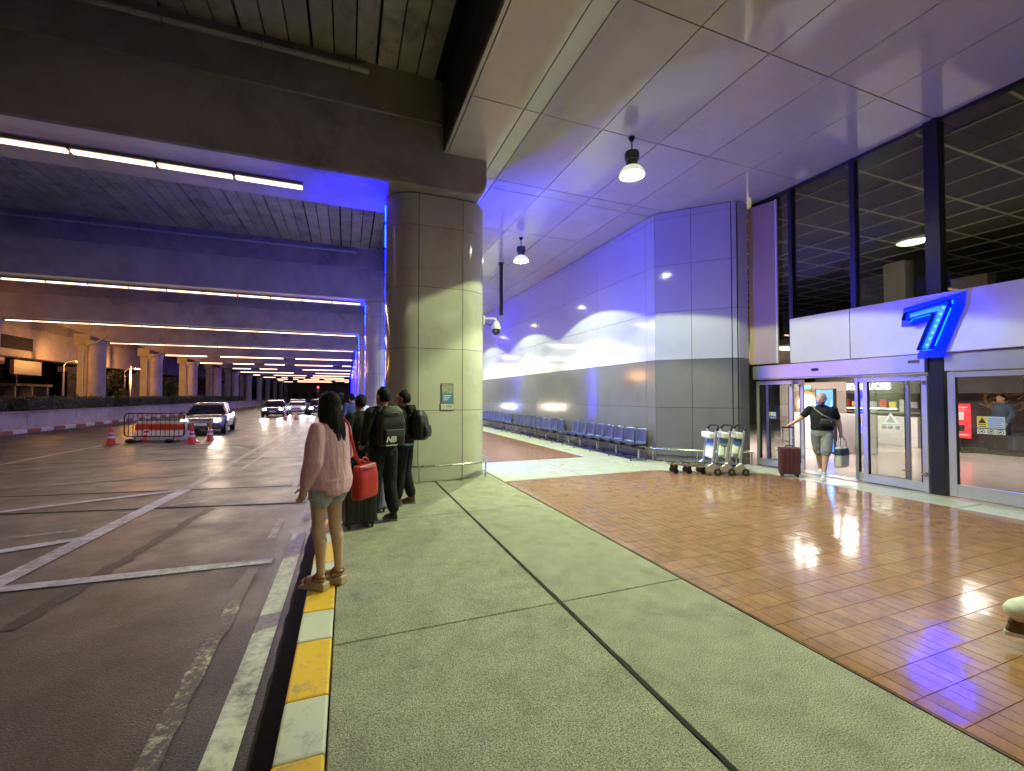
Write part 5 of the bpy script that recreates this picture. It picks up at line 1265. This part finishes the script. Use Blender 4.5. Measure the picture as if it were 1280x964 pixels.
car('car with warm dazzling headlights farther up the roadway', (-5.85, 43.0, RZ), R(2), 'car_dark', 'headlight_warm', energy=100)
car('car with cold white headlights behind two small cones', (-4.55, 48.0, RZ), R(1), 'car_white', 'headlight_white', energy=100)
car('dark car parked by the kerb beyond the woman in pink', (-2.55, 46.0, RZ), R(3), 'car_dark', 'headlight_white', energy=60)
car('white car parked behind the hedge near the ramp', (-27.5, 50.0, -.17), R(70), 'car_white', 'headlight_white', lights=False, group=None)
car('silver car parked behind the hedge beside the white car', (-27.0, 56.5, -.17), R(62), 'car_grey', 'headlight_white', lights=False, group=None)

# ------------------------------------------------------------------ cones and barrier
def cone(label, loc, h=.66):
    t = thing('traffic_cone', label, 'cone', loc, random.uniform(0,1), 'traffic cones on the roadway')
    MB().box(-.19,.19,-.19,.19,.001,.035).build('base', 'cone_orange', t, bevel=.015)
    MB().lathe([(.0,.035),(.15,.035),(.135,.06),(.028,h),(.02,h+.01),(.0,h+.01)], 20).build('body', 'cone_orange', t, smooth=40)
    for a, b_ in ((.36,.47),(.60,.67)):
        r = lambda z: .135+(z-.06)/(h-.06)*(.028-.135)+.003
        MB().lathe([(r(h*a),h*a),(r(h*b_),h*b_)], 20, caps=False).build('band', 'reflective_white', t, smooth=True)
    return t
for lab, x, y in (('cone standing alone at the outer end of the steel barrier', -8.12, 20.2), ('red cone behind the outer end of the steel barrier', -7.55, 21.6), ('cone at the inner end of the steel barrier, hiding another', -5.5, 19.75), ('red cone partly hidden behind the cone at the inner barrier end', -5.75, 20.6), ('cone closest to the nose of the grey saloon', -5.15, 20.7)):
    cone('red traffic '+lab if not lab.startswith('red') else lab, (x, y, RZ))
for lab, x, y in (('small dark cone in the glare of the warm headlights', -4.25, 36.0), ('small dark cone in the glare of the white headlights', -3.6, 36.6)): cone(lab, (x, y, RZ))
bar = thing('crowd_barrier', 'black steel crowd barrier with upright bars on the roadway', 'barrier', (-7.0, 20.75, RZ), R(-17))
x0, x1, z0, z1, r = -1.12, 1.12, .22, 1.12, .14
ol = []
for cx, cz, a0 in ((x1-r,z1-r,0),(x0+r,z1-r,90),(x0+r,z0+r,180),(x1-r,z0+r,270)):
    for i in range(5): a = R(a0+90*i/4); ol.append((cx+r*math.cos(a), 0, cz+r*math.sin(a)))
MB().tube(ol, .022, 8, closed=True).build('frame', 'black_metal', bar, smooth=True)
for i in range(13): MB().tube([(x0+.17*(i+1)-.02,0,z0),(x0+.17*(i+1)-.02,0,z1)], .011, 6).build('upright', 'black_metal', bar, smooth=True)
for x in (-.72,.72): MB().box(x-.03,x+.03,-.32,.32,.0,.05).box(x-.015,x+.015,-.015,.015,.05,.24).build('foot', 'black_rubber', bar, bevel=.01); MB().ball((x,-.25,.07), .15, .12, .08, 12).build('sandbag', 'black_rubber', bar, smooth=True)
pb = thing('striped_barrier_block', 'long red and white road barrier block behind the steel barrier', 'barrier', (-7.05, 21.6, RZ), R(-17))
for i in range(7):
    a, b_ = -.95+i*.272, -.95+(i+1)*.272-.004
    vs = []
    for x in (a,b_): vs += [(x,-.25,.001),(x,-.24,.18),(x,-.10,.40),(x,-.08,.76),(x,.08,.76),(x,.10,.40),(x,.24,.18),(x,.25,.001)]
    MB().add(vs, [tuple(range(8)), tuple(range(15,7,-1))]+[(j,8+j,8+(j+1)%8,(j+1)%8) for j in range(8)]).build('section', 'kerb_white', pb, bevel=.015)
    MB().box(a+.002,b_-.002,-.112,-.101,.42,.66).build('orange_band', 'cone_orange', pb)

# ------------------------------------------------------------------ planter island
isl = tag(MB().box(-20.4, -14.62, -20, 140, -.4, .0).build('island', 'concrete'), kind='structure')
ik = thing('island_kerb', 'red and white painted kerb of the planter island', 'kerb'); ik['kind'] = 'structure'; del ik['category']
y = 8.0; k = 0; km = {}
for c in ('kerb_red','kerb_white'):
    me = MB().box(-.10,.10,-.495,.495,-.3,.03).mesh('kerb_block'); me.materials.append(M[c]); km[c] = me
while y < 80:
    place('kerb_block', km['kerb_white' if k % 2 else 'kerb_red'], None, ik, bevel=.02, loc=(-14.55, y+.5, 0)); y += 1.0; k += 1
pw = thing('planter_wall', 'low concrete planter wall below the hedge', 'wall')
for k in range(1, 10):
    ya = BEAM_Y0+(k-1)*PITCHB+.5; yb = ya+PITCHB-1.0
    MB().box(-15.55,-15.35,ya-.48,yb+.48,.001,.80).build('wall_section', 'concrete', pw, bevel=.012)
    MB().box(-15.60,-15.30,ya-.47,yb+.47,.80,.86).build('coping', 'concrete_upper', pw, bevel=.01)
MB().box(-18.0,-15.56,5,100,.001,.72).build('soil_bed', 'soil', pw)
def leaves(b, n, fn, sz):
    for i in range(n):
        c, nr = fn(); a = V((random.gauss(0,1),random.gauss(0,1),random.gauss(0,.6)))+nr*1.2; a.normalize(); u = a.orthogonal().normalized(); u = Matrix.Rotation(random.uniform(0,6.3),3,a)@u; w = a.cross(u); q = sz*random.uniform(.6,1.3)
        b.add([c-u*q, c+w*q*.45, c+u*q, c-w*q*.45], [(0,1,2,3)])
random.seed(5)
hn = ['first','second','third','fourth','fifth','sixth','seventh']
for k in range(1, 7):
    ya = BEAM_Y0+k*PITCHB+.7; yb = ya+PITCHB-1.5
    t = thing('hedge', 'clipped dark green hedge in the planter, %s gap between the island columns' % hn[k-1], 'hedge', (0,0,0), 0, 'clipped hedges in the planter')
    MB().box(-17.0,-15.75,ya+.1,yb-.1,.73,1.45).build('stems', 'bark', t)
    b = MB()
    def fn():
        y = random.uniform(ya,yb); q = random.random(); wob = .09*noise.noise(V((y*1.7,k,2)))
        if q < .55: return V((-15.68+random.gauss(0,.04)+wob, y, random.uniform(.78,1.56))), V((1,0,0))
        if q < .8: return V((random.uniform(-17.05,-15.68), y, 1.55+wob+random.gauss(0,.045))), V((0,0,1))
        e = random.choice((0,1)); return V((random.uniform(-17.0,-15.7), (ya if e == 0 else yb)+random.gauss(0,.04), random.uniform(.8,1.55))), V((0,-1 if e == 0 else 1,0))
    leaves(b, 5200 if k < 4 else 2400, fn, .055 if k < 4 else .08); b.build('foliage', 'hedge_leaf', t)

# ------------------------------------------------------------------ ramp and background
rg = thing('ramp_viaduct', 'outer concrete ramp girder lit orange by street lamps', 'viaduct')
MB().box(-24.6,-23.6,-10,150,4.65,7.0).build('girder', 'concrete', rg, bevel=.03)
MB().box(-32,-24.61,-10,150,6.6,7.0).build('deck_slab', 'concrete', rg)
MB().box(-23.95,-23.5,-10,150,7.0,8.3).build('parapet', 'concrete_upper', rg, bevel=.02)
MB().box(-23.598,-23.57,36,46,5.2,6.2).build('recess', 'dark_void', rg)
for k in range(0, 8):
    yc = 30+k*14
    t = thing('ramp_pier', 'stout square pier carrying the outer ramp, %s along it' % ['first','second','third','fourth','fifth','sixth','seventh','eighth'][k], 'pier', (-26.0, yc, 0), 0, 'piers under the outer ramp')
    MB().box(-.7,.7,-.7,.7,-.3,4.1).build('shaft', 'concrete', t, bevel=.06); MB().box(-1.4,1.4,-.9,.9,4.1,4.64).build('capital', 'concrete', t, bevel=.05)
# hanging sign box
t = thing('hanging_sign', 'pale blank sign box hanging under the outer ramp', 'sign', (-23.0, 44.2, 4.0))
MB().box(-.12,.12,-1.55,1.55,-.75,.35).build('box', 'board_face', t, bevel=.02)
for y in (-1.0,1.0): MB().tube([(0,y,.35),(0,y,.68)], .03, 6).build('hanger', 'grey_metal', t)
# dark cabin below
t = thing('guard_cabin', 'dark glazed cabin under the hanging sign', 'cabin', (-25.5, 47.5, -.17))
MB().box(-1.2,1.2,-2.0,2.0,0,1.1).build('base', 'hall_dark', t); MB().box(-1.15,1.15,-1.95,1.95,1.1,2.6).build('glazing', 'car_glass', t); MB().box(-1.4,1.4,-2.2,2.2,2.6,2.8).build('roof', 'hall_dark', t)
for x in (-1.18,1.18):
    for y in (-1.98,0,1.98): MB().box(x-.04,x+.04,y-.04,y+.04,1.1,2.6).build('post', 'grey_metal', t)
# street lamps
def street_lamp(label, loc, h, glowm, col, energy, arm=1.4, rz=0.0, group='street lamps beyond the hedge', sz=1.0):
    t = thing('street_lamp', label, 'street lamp', loc, rz, group)
    MB().tube([(0,0,0),(0,0,h*.5),(0,0,h-.4),(.2*arm,0,h-.08),(.6*arm,0,h),(arm,0,h)], [.10,.08,.06,.05,.045,.04], 10).build('pole', 'grey_metal', t, smooth=50)
    MB().rings([(arm,0,h-.06,.30*sz,.13*sz,3),(arm,0,h+.0,.34*sz,.15*sz,3),(arm,0,h+.07,.25*sz,.10*sz,3)], 18).build('head', 'grey_paint', t, smooth=40)
    MB().rings([(arm,0,h-.12,.16*sz,.07*sz),(arm,0,h-.062,.24*sz,.11*sz)], 16).build('lens', glowm, t, smooth=40)
    if energy:
        d = bpy.data.lights.new('street_light', 'POINT'); d.energy = energy; d.color = col; d.shadow_soft_size = .12
        lo = bpy.data.objects.new('street_light', d); COL.objects.link(lo); lo.parent = t; lo.location = (arm,0,h-.3)
    return t
SOD = (1.0, .42, .09)
street_lamp('sodium street lamp between island and ramp, first along it', (-21.9, 25.5, -.3), 4.9, 'sodium', SOD, 330, 1.0, R(10))
street_lamp('sodium street lamp between island and ramp, second along it', (-21.9, 36.0, -.3), 4.9, 'sodium', SOD, 420, 1.0, R(10))
street_lamp('sodium street lamp between island and ramp, third along it', (-21.9, 46.5, -.3), 4.9, 'sodium', SOD, 420, 1.0, R(10))
street_lamp('sodium street lamp between island and ramp, fourth along it', (-21.9, 57.0, -.3), 4.9, 'sodium', SOD, 420, 1.0, R(10))
for i, (px, py, Y, m_, sz) in enumerate(((21,463,75,'sodium',.9),(25,484,62,'sodium',.9),(52,490,70,'lamp_white',1.1),(87,490,60,'sodium',.8),(95,487,66,'lamp_white',1.1),(172,462,80,'lamp_white',1.2),(170,490,76,'lamp_white',1.4),(281,471,140,'lamp_white',2.4),(206,478,120,'lamp_white',1.5))):
    p = ony(px, py, Y)
    street_lamp('distant %s lamp on a pole, %s from the island' % ('orange' if m_ == 'sodium' else 'white', ['farthest out','close under the ramp','above the parked white car','low beside a pier','low by the tree','high by the tree','low behind the tree','far up the roadway','tall between far piers'][i]), (p.x, p.y, -.3), p.z+.42, m_, SOD, 0, .3, R(-60), 'distant lamps', sz)
# trees
def tree(label, loc, h, rx, n=2600, leaf=.10, group='trees beyond the hedge', seed=1):
    random.seed(seed); t = thing('tree', label, 'tree', loc, 0, group)
    b = MB(); b.tube([(0,0,-.2),(.05,.03,h*.25),(-.04,.06,h*.45),(.05,0,h*.7)], [.16,.13,.10,.04], 10); tips = []
    for i in range(9):
        a = 2.4*i; z = h*(.35+.05*i); e = V((rx*.7*math.cos(a), rx*.7*math.sin(a), z+h*.16)); b.tube([(0,0.03,z), (e.x*.5,e.y*.5,z+h*.1), e], [.06,.04,.015], 6); tips.append(e)
    b.build('trunk', 'bark', t, smooth=True)
    cl = [(V((random.gauss(0,.45)*rx, random.gauss(0,.45)*rx, h*random.uniform(.5,.98))), random.uniform(.3,.55)*rx) for i in range(16)]+[(e, .4*rx) for e in tips]
    def fn():
        c, r = random.choice(cl); d = V((random.gauss(0,1),random.gauss(0,1),random.gauss(0,.8))).normalized(); return c+d*r*random.uniform(.55,1.0), d
    b = MB(); leaves(b, n, fn, leaf); b.build('crown', 'tree_leaf', t); return t
tree('dark bushy tree between the first two island columns', (-20.9, 51.0, -.3), 4.4, 1.3, 3200, .11, seed=2)
tree('slim dark tree at the far left of the hedge', (-21.5, 34.5, -.3), 5.0, .9, 2200, .10, seed=3)
tree('low round tree behind the second island gap', (-21.2, 66.0, -.3), 4.2, 1.5, 2600, .12, seed=4)
tree('wide tree near the far roadway piers', (-20.8, 80.0, -.3), 4.6, 1.6, 2200, .14, seed=6)
# a flag pole-like orange post seen between the piers
t = thing('lamp_post', 'slim pale post between tree and pier beyond the hedge', 'post', (-21.6, 57.5, -.3)); MB().tube([(0,0,0),(0,0,5.2)], [.11,.09], 10).build('shaft', 'white_paint', t, smooth=True); MB().box(-.2,.2,-.2,.2,0,.3).build('base', 'concrete', t)
# far terminal frontage and city backdrop
fb = thing('far_building', 'dim low building closing the view beyond the ramp', 'building', (-62, 90, -.3))
MB().box(-6,6,-70,110,0,9).build('wall', 'hall_dark', fb)
wme = MB().box(0,.06,-1.2,1.2,0,1.4).mesh('window'); wme.materials.append(M['car_glass'])
for i in range(26):
    for j in range(2): place('window', wme, None, fb, loc=(6.0, -66+6.6*i, 1.4+3.6*j))
eb = thing('end_building', 'dim building front at the far end of the covered roadway', 'building', (-6, 190, -.3))
MB().box(-16,8,0,6,0,9).build('wall', 'hall_wall', eb)
for i in range(6): MB().box(-14+3.4*i,-12+3.4*i,-.06,0.0,1.0,3.2).build('window', 'car_glass', eb)
t = thing('traffic_signal', 'red signal lamp far down the roadway by the kerb', 'traffic light', (-5.4, 95, RZ))
MB().tube([(0,0,0),(0,0,3.0)], .06, 8).build('pole', 'grey_metal', t); MB().box(-.22,.22,-.15,.15,2.6,3.9).build('head', 'black_metal', t); MB().ball((0,-.2,3.55), .17, .1, .17).build('lens', 'tail_red', t, smooth=True)
